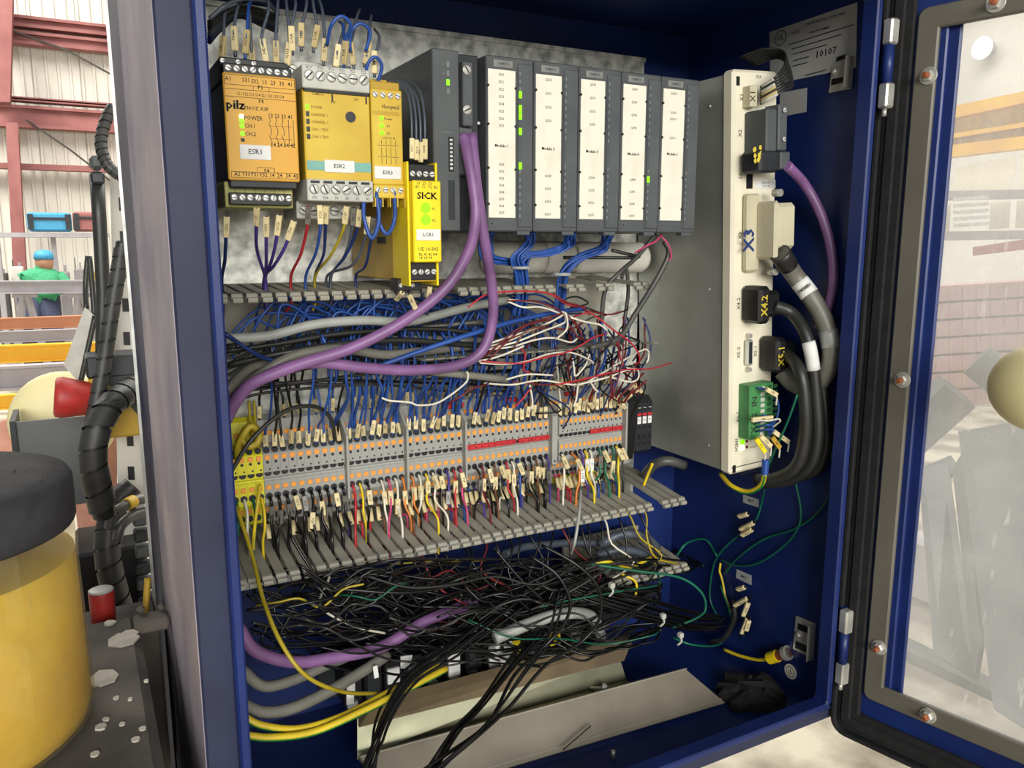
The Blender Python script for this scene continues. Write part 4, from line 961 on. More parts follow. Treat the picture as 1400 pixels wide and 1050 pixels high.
# ---------------------------------------------------------------- grey cables of the upper duct
for pts, r, m_, lb in (
    ([(308, 463, 30), (368, 459, 32), (428, 444, 34), (494, 438, 36), (554, 440, 38), (590, 433, 40), (640, 420, 42), (694, 410, 40)], 3.6, 'wire_lgrey', 'pale grey cable with stripped end lying highest in the duct'),
    ([(308, 556, 25), (341, 523, 28), (391, 491, 30), (437, 479, 32), (478, 478, 34), (528, 485, 38), (580, 480, 44), (650, 472, 50)], 3.6, 'wire_grey', 'beige grey cable curving behind the crossing purple cables'),
    ([(308, 535, 38), (350, 505, 40), (420, 487, 44), (500, 470, 50), (580, 466, 52), (660, 466, 54)], 3.3, 'wire_grey', 'grey cable running below the pale one in the duct'),
    ([(308, 520, 46), (360, 492, 50), (440, 462, 54), (520, 455, 56), (600, 448, 58), (660, 440, 58)], 2.6, 'wire_dgrey', 'dark grey cable in the back of the duct'),
    ([(308, 500, 50), (380, 480, 52), (450, 468, 54), (540, 462, 56), (640, 470, 58), (700, 474, 58)], 2.2, 'wire_rubber', 'black cable pressed between the grey duct cables'),
    ([(308, 480, 44), (380, 470, 46), (450, 458, 48), (520, 452, 50), (600, 450, 52), (680, 460, 50)], 1.8, 'wire_rubber', 'thin black cable under the pale grey one'),
    ([(308, 546, 40), (350, 518, 44), (420, 492, 54), (480, 484, 62), (560, 476, 66), (620, 470, 68), (690, 466, 68)], 3.3, 'wire_grey', 'grey cable lying deepest in the upper duct'),
    ([(588, 508, 30), (620, 511, 30), (660, 515, 30), (694, 519, 30)], 3.0, 'wire_grey', 'short grey cable with stripped end beside the white wires')):
    cable(pts, r, m_, lb, n=10, seg=6)
for i in range(14):
    y = 458+i*6+R(-3, 3); mass([P(308, y+R(10, 30), 60), P(360, y+R(-4, 10), 62), P(440, y-6+R(-6, 6), 64), P(520, y-8+R(-8, 8), 66), P(620, y-4+R(-8, 8), 70), P(700, y+R(-8, 8), 72)], R(.9, 1.6), random.choice(['wire_rubber', 'black_wire_gloss', 'wire_dgrey']), 6)
cable([(308, 456, 20), (340, 478, 18), (366, 492, 24), (400, 500, 34)], 1.5, 'wire_navy', 'steel blue lead slanting down at the cabinet edge', 'wire', name='wire')
cable([(520, 500, 24), (580, 478, 22), (640, 458, 20), (700, 440, 26), (760, 427, 34), (800, 422, 40)], 2.0, 'wire_blue', 'bright blue cable crossing in front of the red and white wires')
# wires rising from the front tier, and from the rear tier, into the upper duct
for (x, g, k, wd) in TX:
    if g == 'PE': continue
    col = {'A': 'wire_blue' if k in (0, 5, 6, 7, 8) else 'black_wire_gloss', 'B': 'wire_blue', 'C': 'wire_blue', 'D': random.choice(['wire_blue', 'wire_blue', 'black_wire_gloss', 'wire_navy']), 'E': random.choice(['wire_maroon', 'wire_blue', 'wire_maroon', 'wire_white', 'wire_navy'])}[g]
    lean = R(.5, 4.5) if g != 'A' else R(-.5, 3.5)
    base = Vector((x, 74.5+R(-1.5, 1), -167+R(-1, 2.5))); top_ = base+Vector((lean, 1.5+R(-2, 1), 14))
    dx = R(-5, 3); yd = R(36, 80)
    ga, gb = GB[g]; top_.x = min(max(top_.x, ga+1.2), gb-1.2); xm = min(max(x+lean+dx*.4, ga+1.2), gb-1.2)
    if g == 'E' and k > 8: dx = R(0, 14)
    xs = min(slot_x(x+lean+dx), 198.5); yd = R(36, 84)
    pts = [base, base+Vector(((top_.x-x)*.5, 1, 7)), top_, Vector((xm, (yd+76)/2, -136+R(-3, 3))), Vector((xs, yd, -111)), Vector((xs, yd, -92)), Vector((xs+R(-5, 5), yd+4, -80+R(0, 6)))]
    wire(pts, col, '%s wire with a beige sleeve rising %s' % (CN[col], NEAR[g]), '%s sleeved wires %s' % (CN[col], NEAR[g]), .95, .05, roll=R(-.5, .5), mmat=random.choice(['marker', 'marker', 'marker_dark']), wd=min(3.5, wd*.62), ln_=R(10, 12.5))
    # rear tier
    if R(0, 1) < .8:
        col2 = {'A': 'black_wire_gloss' if k < 6 else 'wire_blue', 'B': 'wire_blue', 'C': 'wire_blue', 'D': random.choice(['wire_blue', 'wire_blue', 'wire_navy']), 'E': random.choice(['wire_maroon', 'wire_white', 'wire_navy', 'wire_blue'])}[g]
        b2 = Vector((x+R(-1, 1), 93, -146)); dx = R(-4, 5); yd = R(60, 95)
        wire([b2, b2+Vector((dx*.3, -2, 9)), b2+Vector((dx*.6, -4, 20)), Vector((slot_x(x+dx), yd, -111)), Vector((slot_x(x+dx), yd, -90))], col2, '%s wire with a dull sleeve on the rear tier %s' % (CN[col2], NEAR[g]), 'rear tier %s wires %s' % (CN[col2], NEAR[g]), .95, .06, roll=R(-.6, .6), mmat=random.choice(['marker', 'marker_dark', 'marker_dark']), wd=3.2, ln_=R(10, 12))
# extra loose blue wires coming down in pairs before the rear tier
for i in range(30):
    x = -95+(i//2)*13+(i % 2)*2.6+R(-2, 2); yd = R(40, 74)
    for px_ in (-92.4, -41.5, 12.2, 104, 182):
        if abs(x-px_) < (8 if px_ == 104 else 4): x = px_-(9 if px_ == 104 else 5)
    if x > 85: col = random.choice(['wire_navy', 'wire_blue', 'black_wire_gloss'])
    else: col = 'wire_blue'
    mass([Vector((x, 82, -158)), Vector((x+R(-1, 1), 80, -146)), Vector((x+R(-3, 3), (yd+70)/2, -126)), Vector((slot_x(x), yd, -110)), Vector((slot_x(x), yd, -92)), Vector((slot_x(x)+R(-8, 8), yd+8, -80))], 1.2, col, 6)
# wires leaving the lower side down into the lower duct
BC = {'PE': ['wire_green', 'wire_white', 'wire_green', 'wire_yellow'], 'A': ['black_wire_gloss']*10, 'B': ['wire_red', 'wire_yellow', 'black_wire_gloss', None, 'wire_white', 'wire_pink', 'wire_white', 'wire_orange'],
      'C': ['wire_orange', 'wire_white', 'wire_yellow', 'wire_white', 'black_wire_gloss', 'wire_violet', 'wire_red', 'wire_pink'],
      'D': [None, 'black_wire_gloss', 'wire_maroon', 'black_wire_gloss', 'wire_brown', 'black_wire_gloss', 'wire_red', 'wire_white', 'wire_blue', 'black_wire_gloss', 'black_wire_gloss', 'wire_brown', 'black_wire_gloss', 'wire_violet'],
      'E': ['wire_white', None, 'wire_orange', 'black_wire_gloss', 'wire_violet', 'wire_yellow', 'wire_white', None, 'wire_green', 'wire_green', 'black_wire_gloss', 'wire_green', 'wire_yellow', 'black_wire_gloss']}
for (x, g, k, wd) in TX:
    col = BC[g][k]
    if col:
        b = Vector((x, 71, -202)); dx = R(-1, 3); yd = R(52, 72)
        pts = [b, b+Vector((.5, -3.2, -4)), b+Vector((dx*.3+1, -2.5, -13)), b+Vector((dx*.5, -4, -24)), Vector((slot_x(x+dx), yd, -237)), Vector((slot_x(x+dx), yd, -256)), Vector((slot_x(x+dx), yd, -268))]
        wire(pts, col, '%s wire dropping %s into the lower duct' % (CN[col], NEARB[g]), '%s wires %s' % (CN[col], NEARB[g]), 1.15 if g in 'APE' else 1.0, None if g == 'PE' or (g == 'B' and k in (0, 1)) else R(.1, .42), roll=R(-.6, .6), mmat='paper_white' if g == 'E' and k in (3, 4, 5, 6) else ('marker' if R(0, 1) < .8 else 'clear_sleeve'), wd=4.0, ln_=R(11, 13.5))
    if g != 'PE' and R(0, 1) < .85:
        col2 = 'black_wire_gloss' if g == 'A' else random.choice(['wire_pink', 'wire_violet', 'wire_brown', 'wire_white', 'wire_red', 'black_wire_gloss', 'wire_blue'])
        b = Vector((x+R(-1, 1), 85, -225)); yd = R(58, 84)
        mass([b, b+Vector((0, -4, -3)), b+Vector((R(-1, 1), -8, -11)), Vector((slot_x(x), yd, -237)), Vector((slot_x(x), yd, -256)), Vector((slot_x(x), yd, -266))], 1.0, col2, 6, 5, .2)
# green-yellow earth leads at the left
def yg(pts, r, label, group=None):
    o = cable(pts, r, 'wire_yellow', label, 'wire', group, name='earth_wire', stiff=True)
    q = LASTQ
    u = [Vector((p-CAM)).normalized() for p in q]
    MB().tube([q[i]-u[i]*r*.5+Vector((0, 0, -r*.72)) for i in range(len(q))], r*.55, 6).part('green_stripe', 'wire_green_bright', o, True)
    return o
yg([P(356, 662, 62), P(352, 690, 56), P(348, 722, 54), Vector((-171.5, 54, -237)), Vector((-171.5, 54, -257)), Vector((-171.5, 56, -268))], 1.25, 'thick yellow-green earth wire from the last earth terminal')
cable([(323, 692, 60), (345, 760, 30), (360, 820, 0), (385, 880, -25), (420, 925, -35), (470, 946, -20), (520, 948, 0)], 1.5, 'wire_dyellow', 'long yellow-green wire sweeping down past the lower duct', 'wire', name='earth_wire')
for i in range(4):
    z_ = i*1.2; cable([P(324, 628-i*3, 66-i*5.4), P(326, 606-i*2, 66-i*5.4), P(340, 583-i*2, 66-i*5.4), P(352, 588+i*2, 66-i*5.4), P(350, 602+i, 66-i*5.4), P(338, 608+i, 64-i*5.4), P(330, 600+i, 62-i*5.4)] if i < 2 else [P(330+i*7, 612, 74), P(330+i*7, 598, 76), P(328+i*7, 575, 84), P(326+i*7, 548, 90)], 2.6 if i < 2 else 1.1, 'wire_dyellow', 'coiled yellow-green wire above the earth terminals', 'wire', 'coiled earth wires', name='earth_wire')
cable([(316, 645, 40), (345, 600, 40), (390, 562, 45), (430, 556, 55), (452, 572, 65), (458, 602, 73)], 1.6, 'wire_rubber', 'thick black lead arching over the first terminal group', 'wire', name='wire')
cable([(396, 730, 30), (420, 770, 20), (446, 800, 10), (500, 808, 0), (560, 810, -5), (620, 800, 0), (660, 790, 10)], 1.2, 'black_wire_gloss', 'single black wire leaving the lower duct over its front', 'wire', name='wire')
# looping blue wires filling the duct
for i in range(64):
    x0 = R(-175, 60); ln_ = R(30, 120); zt = R(-66, -48); yy = R(55, 110)
    pts = [Vector((x0, yy, R(-100, -84))), Vector((x0+R(-4, 6), yy-3, (zt-88)/2-6)), Vector((x0+ln_*.2, yy-5, zt)), Vector((x0+ln_*.5, yy-4, zt-R(0, 5))), Vector((x0+ln_*.8, yy, zt-R(6, 20))), Vector((x0+ln_, yy, -98))]
    mass(pts, 1.0, 'wire_blue')
# blue bundles from the modules
for mi, (xs, path) in enumerate((((668, 318), [(664, 330), (668, 352), (690, 358)]), ((724, 318), [(722, 335), (706, 352), (712, 372), (714, 392), (712, 420)]), ((780, 320), [(776, 336), (750, 346), (720, 350), (712, 370), (714, 400), (708, 430)]), ((832, 322), [(822, 340), (796, 350), (778, 362), (768, 378), (766, 400), (758, 440)]))):
    for j in range(15):
        ox, oy = R(-9, 9), R(-4, 4); yb = 28+R(-8, 8)
        pts = [P(xs[0]+j*1.1-8, xs[1]-1, 18+R(-6, 6))]+[P(x+ox, y+oy, yb+8+i*3) for i, (x, y) in enumerate(path)]
        mass(pts, 1.05, 'wire_blue', 6, 5)
for px in ((712, 366, 34), (768, 375, 34)):
    c_ = P(*px); MB().tube([c_+Vector((math.cos(a)*7, math.sin(a)*7, 0)) for a in [k*math.pi/12 for k in range(25)]], 1.2, 6, caps=False).top('cable_tie', 'nameplate', 'pale tie around the blue bundle below the modules', 'cable tie', 'cable ties under the modules')
# pale round conduits lying behind under the modules
for i, (xa, xb) in enumerate(((664, 705), (706, 740), (742, 780), (784, 880))):
    a, b = P(xa, 352, 112), P(xb, 352, 112)
    MB().tube([a, a.lerp(b, .06), a.lerp(b, .94), b], [12, 15, 15, 12], 18).top('sleeve_tube', 'cladding', 'pale tube section on the panel under the modules', 'tube', 'pale tubes under the modules', True)
# side cables right of the bundle
for pts, r, m_, lb in (([(897, 320, 20), (870, 352, 30), (848, 372, 40), (828, 395, 46), (822, 440, 50), (820, 455, 60)], 2.0, 'wire_dgrey', 'dark grey cable bent down from Module 4'),
                       ([(908, 330, 20), (914, 348, 18), (896, 385, 20), (868, 430, 20), (846, 462, 20), (806, 476, 20)], 2.4, 'wire_dgrey', 'dark grey cable hanging from Module 5 to the red wires'),
                       ([(850, 380, 60), (858, 365, 62), (862, 395, 64), (858, 430, 66), (850, 470, 66)], 1.8, 'wire_dgrey', 'grey cable loop near the duct end'),
                       ([(836, 342, 50), (852, 346, 46), (872, 352, 44), (800, 352, 60), (770, 352, 70)], 1.5, 'wire_rubber', 'thin black cable under Module 4')):
    cable(pts, r, m_, lb)
cable([(905, 320, 14), (896, 330, 12), (884, 336, 12), (868, 346, 20)], .8, 'wire_pink', 'short pink wire slanting from the foot of Module 4', 'wire', name='wire'); cable([(903, 322, 14), (912, 336, 14), (915, 350, 16), (912, 358, 18)], .8, 'wire_pink', 'short pink wire hooked at the right-hand module next to the drive', 'wire', name='wire')
# ---------------------------------------------------------------- loose red, white and black wires
WR_ = [('wire_white', [(694, 410), (720, 412), (742, 416), (758, 424)]), ('wire_white', [(694, 412), (715, 420), (740, 420), (770, 430), (790, 436)]), ('wire_maroon', [(694, 411), (730, 412), (756, 420), (770, 428)]),
       ('wire_red', [(640, 420), (668, 402), (720, 398), (752, 402), (775, 416), (800, 420)]), ('wire_maroon', [(665, 495), (690, 470), (720, 445), (745, 436), (770, 428)]),
       ('wire_white', [(664, 474), (690, 468), (720, 455), (752, 440), (770, 430)]), ('wire_white', [(666, 478), (700, 466), (735, 452), (765, 440), (772, 428)]), ('wire_white', [(664, 478), (700, 474), (730, 465), (756, 462), (780, 468), (790, 462)]), ('wire_white', [(668, 470), (704, 458), (740, 446), (764, 434), (770, 430)]), ('wire_white', [(760, 464), (772, 448), (771, 430), (768, 426)]),
       ('wire_maroon', [(666, 482), (700, 460), (740, 448), (775, 450), (798, 440)]), ('wire_maroon', [(660, 490), (690, 455), (720, 440), (760, 436)]),
       ('wire_white', [(654, 494), (680, 488), (705, 478), (716, 473)]), ('wire_white', [(656, 496), (690, 498), (720, 494), (750, 484), (780, 482), (806, 492), (812, 498)]), ('wire_red', [(658, 494), (700, 495), (730, 488), (770, 478), (800, 462), (830, 456)]), ('wire_red', [(710, 474), (718, 485), (716, 505), (725, 510)]),
       ('wire_white', [(692, 519), (720, 512), (756, 513)]), ('wire_white', [(662, 524), (700, 526), (740, 520), (790, 526), (820, 512), (850, 494), (880, 478), (888, 482)]), ('wire_white', [(790, 526), (830, 516), (860, 505), (872, 506), (872, 518), (860, 522), (836, 516)]),
       ('wire_red', [(760, 526), (800, 518), (850, 506), (890, 504), (918, 496)]), ('wire_maroon', [(700, 522), (750, 526), (790, 522), (830, 512), (860, 508)]), ('wire_red', [(782, 436), (784, 430), (800, 428), (830, 450), (856, 470), (868, 492), (866, 498)]), ('wire_maroon', [(770, 432), (780, 450), (790, 462), (800, 464)]), ('wire_maroon', [(775, 430), (792, 450), (796, 462)]),
       ('wire_white', [(780, 434), (800, 440), (820, 444), (830, 452)]), ('wire_white', [(783, 490), (785, 505), (787, 514), (800, 500), (806, 484)]), ('wire_white', [(887, 482), (886, 492), (882, 497)]), ('wire_maroon', [(846, 466), (848, 490), (842, 520), (838, 545)]), ('wire_maroon', [(852, 470), (846, 500), (838, 530), (832, 550)]), ('wire_maroon', [(838, 494), (834, 520), (836, 545)]), ('wire_red', [(842, 460), (850, 480), (852, 500)]),
       ('black_wire_gloss', [(780, 420), (795, 418), (804, 414), (790, 406), (775, 408), (770, 416)]), ('black_wire_gloss', [(800, 420), (830, 430), (856, 424), (858, 418)]), ('wire_maroon', [(800, 424), (830, 430), (850, 426)]), ('black_wire_gloss', [(832, 452), (838, 464), (826, 480), (812, 500)]), ('black_wire_gloss', [(840, 462), (828, 490), (810, 506), (790, 518)]), ('black_wire_gloss', [(806, 480), (780, 494), (760, 500), (740, 505)]), ('black_wire_gloss', [(860, 500), (880, 498), (884, 490)]), ('wire_maroon', [(756, 400), (770, 412), (790, 418), (806, 430)]), ('wire_brown', [(700, 478), (716, 452), (750, 444)]),
       ('wire_white', [(522, 544), (534, 548), (560, 550), (572, 554), (600, 550), (634, 526), (640, 514), (638, 508)]), ('wire_white', [(724, 526), (728, 548), (726, 560)]), ('wire_maroon', [(612, 552), (640, 530), (668, 524)]), ('wire_red', [(726, 530), (712, 548), (704, 556)]), ('wire_white', [(790, 526), (788, 545), (784, 556)]), ('wire_white', [(806, 520), (812, 530), (818, 536)])]
for i, (m_, px) in enumerate(WR_):
    yb = 21-(i % 5)*2.2
    wire([P(x, y, yb) for x, y in px], m_, 'loose thin %s wire tangled at the right end of the upper duct' % CN[m_], 'loose thin %s wires at the duct end' % CN[m_], .75 if m_ != 'wire_white' else .85, n=6, seg=5)
for i in range(26):     # more fine tangle behind
    x = R(700, 860); y = R(425, 520); m_ = random.choice(['wire_navy', 'black_wire_gloss', 'black_wire_gloss', 'black_wire_gloss', 'wire_navy', 'wire_maroon'])
    mass([P(x, y, 50+R(-8, 8)), P(x+R(-30, 20), y+R(0, 20), 54), P(x+R(-40, 30), y+R(15, 45), 60), P(x+R(-30, 30), y+R(40, 70), 70)], .8, m_)
# sleeved reds near the fuse holders
for p0, p1, p2 in (((858, 560), (845, 545), (880, 510)), ((850, 550), (862, 540), (884, 520)), ((866, 534), (858, 520), (852, 500)), ((880, 540), (876, 525), (870, 505)), ((872, 540), (868, 520), (866, 508)), ((842, 566), (852, 548), (866, 530)), ((812, 560), (806, 548), (812, 530))):
    wire([P(*p0, 70), P(*p1, 60), P(*p2, 50)], 'wire_maroon', 'maroon wire with a beige sleeve above the fuse holders', 'sleeved maroon wires above the fuse holders', 1.0, .1, ln_=13)
# ---------------------------------------------------------------- relay wires above and below
for i, (x, y, x2, y2, xt, yt) in enumerate(((302, 92, 306, 46, 320, 10), (322, 78, 320, 38, 330, 4), (335, 82, 338, 42, 350, -6), (348, 100, 344, 52, 332, -10), (366, 96, 358, 48, 362, -10), (378, 98, 377, 52, 380, -10), (392, 98, 396, 58, 390, -10), (400, 76, 396, 44, 400, -10), (412, 70, 412, 40, 416, -14), (442, 92, 444, 55, 432, -10), (458, 98, 462, 66, 470, 20), (470, 96, 470, 60, 464, 30), (484, 96, 480, 62, 492, 12), (498, 92, 502, 72, 508, 20), (512, 106, 512, 80, 512, 40), (428, 72, 434, 40, 428, -12))):
    c0, c1, c2 = P(x, y, 14), P(x2, y2, 14), P(xt, yt, 40)
    w_ = wire([c0, c0.lerp(c1, .5), c1, c1.lerp(c2, .5)+Vector((R(-3, 3), -4, 3)), c2], random.choice(['wire_slate', 'wire_blue', 'wire_slate']), 'slate blue wire with a beige sleeve feeding the relays from above', 'sleeved wires above the relays', 1.05, .1, wd=4, ln_=15, roll=R(-.4, .4), mmat=random.choice(['marker', 'marker_dark']))
for i, (xa, xb, yt, yb) in enumerate(((447, 477, 26, 62), (478, 508, 32, 70), (500, 524, 78, 115))):
    cable([(xa, yb, 12), (xa+2, yt+12, 8), ((xa+xb)/2, yt, 6), (xb-2, yt+12, 8), (xb-8, yb, 12)], 1.2, 'wire_blue', 'looped blue jumper wire above the yellow relays', 'wire', 'looped jumpers above the relays', name='wire')
for i in range(9):
    y = 2+i*5; cable([(286, 26+i*4, 20+i*4), (305, 12+i*3, 24+i*4), (330, 2+i*2, 30+i*4), (362, 6+i*3, 40+i*4), (380, 20+i*3, 50+i*4)], 1.4, random.choice(['wire_slate', 'wire_rubber', 'wire_navy']), 'dark wire of the bundle arching over ESR1', 'wire', 'wires arching over ESR1', name='wire')
for x, y, xb, yb in ((310, 296, 306, 396), (351, 284, 357, 392), (364, 296, 364, 392), (382, 294, 366, 388), (402, 302, 362, 390)):
    wire([P(x, y, 4), P(x+(xb-x)*.3, y+35, 12), P(x+(xb-x)*.7, y+62, 34), Vector((slot_x(P(xb, yb, 50).x), 50+x % 9*2, -34)), Vector((slot_x(P(xb, yb, 50).x), 52+x % 9*2, -52)), Vector((slot_x(P(xb, yb, 50).x), 62, -60))], 'wire_violet' if x > 345 else 'wire_navy', 'violet blue wire with a beige sleeve under ESR1', 'sleeved wires under ESR1', 1.15, .02, wd=3.8, ln_=14, roll=R(-.3, .3))
for x, y, xb, yb, m_ in ((422, 282, 400, 376, 'wire_red'), (437, 280, 420, 388, 'wire_blue'), (446, 282, 440, 390, 'wire_navy'), (474, 282, 432, 352, 'wire_dyellow'), (484, 284, 458, 388, 'wire_slate'), (492, 286, 450, 390, 'wire_navy'), (503, 296, 462, 390, 'wire_slate'), (511, 298, 492, 388, 'wire_navy')):
    wire([P(x, y, 6), P(x+(xb-x)*.1, y+30, 14), P(x+(xb-x)*.5, y+66, 36), Vector((slot_x(P(xb, yb, 60).x), 60+x % 7*2, -33)), Vector((slot_x(P(xb, yb, 60).x), 62+x % 7*2, -52)), Vector((slot_x(P(xb, yb, 60).x)-3, 72, -60))], m_, '%s wire with sleeve under the yellow relays' % CN[m_], 'sleeved %s wires under the yellow relays' % CN[m_], 1.1, .02, wd=3.8, ln_=13, roll=R(-.4, .4), mmat=random.choice(['marker', 'marker', 'clear_sleeve']))
for xa, xb, yb in ((497, 520, 326), (520, 545, 320)):
    cable([(xa, 272, 0), (xa+1, 300, -3), ((xa+xb)/2, yb, -5), (xb-2, 300, -3), (xb-6, 262, 0)], 1.5, 'wire_blue', 'looped blue jumper wire below ESR3', 'wire', 'looped jumpers below ESR3', name='wire')
for x, y in ((563, 217), (569, 219), (575, 222), (581, 218)):
    wire([P(x, y, 4), P(x, y-36, 2), P(x-1, y-62, 4), P(x-6, y-90, 16), P(x-20, y-110, 44)], 'wire_slate', 'slate wire with a sleeve plugged into the top of LCR1', 'sleeved wires above LCR1', .9, .02, wd=3.4, ln_=14, roll=R(-.8, .8), mmat=random.choice(['marker', 'clear_sleeve']))
for x, y in ((548, 400), (558, 404), (586, 392)):
    wire([P(x+2, y, 6), P(x, y+14, 10), P(x-1, y+26, 20), P(x-2, y+40, 40)], 'wire_navy', 'dark blue wire with a sleeve under LCR1', 'sleeved wires under LCR1', 1.0, .05, wd=3.6, ln_=14, roll=R(-.4, .4))
for pts, r, m_, lb in (([(330, 915, 20), (360, 938, 20), (400, 930, 24), (440, 912, 28), (480, 895, 34)], 4.2, 'wire_grey', 'grey cable low at the cabinet edge under the purple one'), ([(330, 962, 0), (360, 974, 0), (400, 968, 4), (450, 945, 10), (500, 915, 18), (530, 895, 26)], 4.4, 'wire_grey', 'lowest grey cable at the cabinet edge'),
                       ([(676, 873, 4), (715, 856, 2), (755, 842, 2), (790, 838, 8), (812, 846, 18), (822, 870, 26)], 5.2, 'wire_lgrey', 'thick grey cable stub marked in ink above the bottom rail'), ([(820, 745, 60), (850, 730, 52), (880, 733, 48), (898, 748, 50)], 4.4, 'wire_slate', 'blue grey cable arching below the duct end'), ([(815, 760, 56), (845, 752, 48), (875, 756, 44), (892, 768, 44)], 4.4, 'wire_slate', 'second blue grey cable arching below the duct end'), ([(690, 758, 60), (730, 752, 60), (770, 748, 62), (830, 742, 66)], 3.6, 'wire_slate', 'blue grey cable lying behind the duct fingers')):
    cable(pts, r, m_, lb, n=10, seg=6)
yg([(330, 978, -10), (360, 992, -14), (410, 996, -16), (470, 978, -14), (540, 942, -8), (600, 910, 0)], 2.6, 'upper of two thick yellow-green earth cables at the bottom', 'thick earth cables at the bottom')
yg([(330, 1004, -20), (370, 1008, -22), (430, 1000, -22), (500, 970, -20), (560, 940, -16), (610, 914, -8)], 2.6, 'lower of two thick yellow-green earth cables at the bottom', 'thick earth cables at the bottom')
# ---------------------------------------------------------------- lower tangle
def inside(x, y, Y):
    v = P(x, y, Y); v.x = min(max(v.x, -205), 296)
    v.z = max(v.z, -350 if v.y > 30 else -368); return v
def tang(n_, mats, r, label, group, box=(335, 900, 770, 905), yy=(0, 70)):
    for i in range(n_):
        m_ = random.choice(mats); x = R(box[0], box[1]-120); y = R(box[2]+5, box[3]-5); ln_ = R(120, 330); d0 = R(*yy); sl = R(-.32, .12)
        pts = []
        for k in range(6):
            f_ = k/5; pts.append(inside(min(x+ln_*f_, box[1]), min(max(y+sl*ln_*f_+R(-16, 16)+24*math.sin(f_*math.pi)*R(.2, 1), 765), 930), d0+R(-10, 10)))
        mass(pts, R(*r), m_, 5, 5)
tang(150, ['black_wire_gloss', 'black_wire_gloss', 'wire_rubber'], (.8, 1.2), 'thin black wire in the tangle below the lower duct', 'black wires tangled below the lower duct')
tang(60, ['black_wire_gloss'], (1, 1.4), '', '', box=(330, 960, 770, 900), yy=(70, 120))
tang(4, ['wire_green'], (.6, .8), 'thin green wire in the black tangle', 'green wires in the black tangle')
tang(4, ['wire_maroon'], (.6, .8), 'thin red wire in the black tangle', 'red wires in the black tangle')
tang(3, ['wire_dyellow'], (.7, .9), 'thin yellow wire in the black tangle', 'yellow wires in the black tangle')
tang(0, ['wire_white'], (.5, .6), 'thin white wire in the black tangle', 'white wires in the black tangle')
# wires dropping from the duct into the tangle
for i in range(34):
    x = -170+i*11+R(-4, 4); m_ = random.choice(['black_wire_gloss']*8+['wire_maroon', 'wire_white', 'wire_dyellow'])
    mass([Vector((x, 60, -254)), Vector((x+R(-3, 3), 44, -266)), Vector((x+R(-12, 12), 36, -284)), Vector((x+R(-20, 30), 30, -304)), Vector((x+R(-10, 60), 30, -316))], 1.05, m_)
# bundles leaving at the bottom
HEX = [(0, 0), (1, 0), (-1, 0), (.5, .87), (-.5, .87), (.5, -.87), (-.5, -.87), (1.5, .87), (-1.5, .87), (1.5, -.87), (-1.5, -.87), (0, 1.74), (0, -1.74), (2, 0)]
def bundle(cen, spread, count, r, label, group):
    C_ = [p if isinstance(p, Vector) else P(*p) for p in cen]
    for i in range(count):
        a_, b_ = HEX[i]; pts = []
        for k, p in enumerate(C_):
            tn = (C_[min(k+1, len(C_)-1)]-C_[max(k-1, 0)]).normalized(); sd = tn.cross(FW).normalized(); dp = tn.cross(sd).normalized()
            pts.append(p+(sd*a_+dp*b_)*2.35*spread[k])
        cable(pts, r, 'black_wire_gloss', label, 'wire', group, name='wire')
bundle([(724, 812, 20), (628, 878, 0), (562, 920, -14), (527, 972, -30), (512, 1014, -50), (500, 1068, -70)], [3.2, 2, 1.5, 1.2, 1.5, 2.2], 7, 1.05, 'black wire of the bundle dropping over the cabinet floor at the left', 'left black bundle over the cabinet floor')
bundle([(768, 806, 10), (744, 866, 0), (706, 915, -20), (668, 968, -45), (624, 1015, -70), (580, 1068, -90)], [2.6, 2.4, 1.8, 1.1, 1.2, 1.4], 7, 1.05, 'black wire of the bundle lying across the grey duct cover', 'right black bundle over the duct cover')
cable([(676, 750, 10), (710, 790, 0), (742, 820, -5)], 1.2, 'black_wire_gloss', 'straight black wire falling from the duct toward the bundle', 'wire', name='wire')
cable([(725, 760, 0), (760, 785, -12), (776, 820, -16), (768, 850, -14), (742, 880, -10), (700, 920, -20), (664, 985, -50), (600, 1035, -78), (560, 1066, -88)], 1.4, 'black_wire_gloss', 'black lead looping in front of the grey cable end', 'wire', name='wire')
cable([(740, 745, 0), (785, 770, -14), (812, 800, -18), (814, 840, -18), (790, 872, -14), (740, 905, -20), (690, 962, -40), (636, 1015, -70), (580, 1066, -90)], 1.4, 'black_wire_gloss', 'black lead looping out furthest over the yellow wires', 'wire', name='wire')
bundle([(764, 800, 26), (830, 822, 12), (890, 838, 10), (945, 852, 16), PX(985, 852, 286)], [2.6, 2.2, 2.6, 2.4, 1.6], 14, 1.1, 'black wire running to the right wall below the duct', 'black wires running to the right wall')
yg([(800, 772, 30), (830, 768, 26), (860, 776, 30), (890, 762, 36)], 1.8, 'yellow-green wire arching over the black bundle')
cable([(800, 770, 26), (850, 775, 20), (915, 783, 10), (945, 800, 5), (955, 820, 4), (948, 840, 6), (920, 858, 12)], 1.2, 'wire_green', 'green wire curving round the lower right duct', 'wire', name='wire'); cable([(850, 785, 20), (868, 795, 16), (868, 818, 16)], 1.2, 'wire_yellow', 'yellow wire end hanging over the black bundle', 'wire', name='wire')
cable([(794, 668, 40), (792, 700, 10), (786, 740, 0), (780, 758, 20)], 1.3, 'wire_lgrey', 'pale grey lead passing in front of the lower duct', 'wire', name='wire')
for pts in ([(880, 652, 90), (894, 636, 74), (912, 630, 64), (936, 636, 60)],): cable(pts, 5, 'wire_dgrey', 'dark braided cable bending under the drive', n=10)
cable([(880, 664, 60), (886, 648, 56), (892, 634, 50)], 1.4, 'wire_yellow', 'yellow wire standing at the end of the lower duct', 'wire', name='wire')
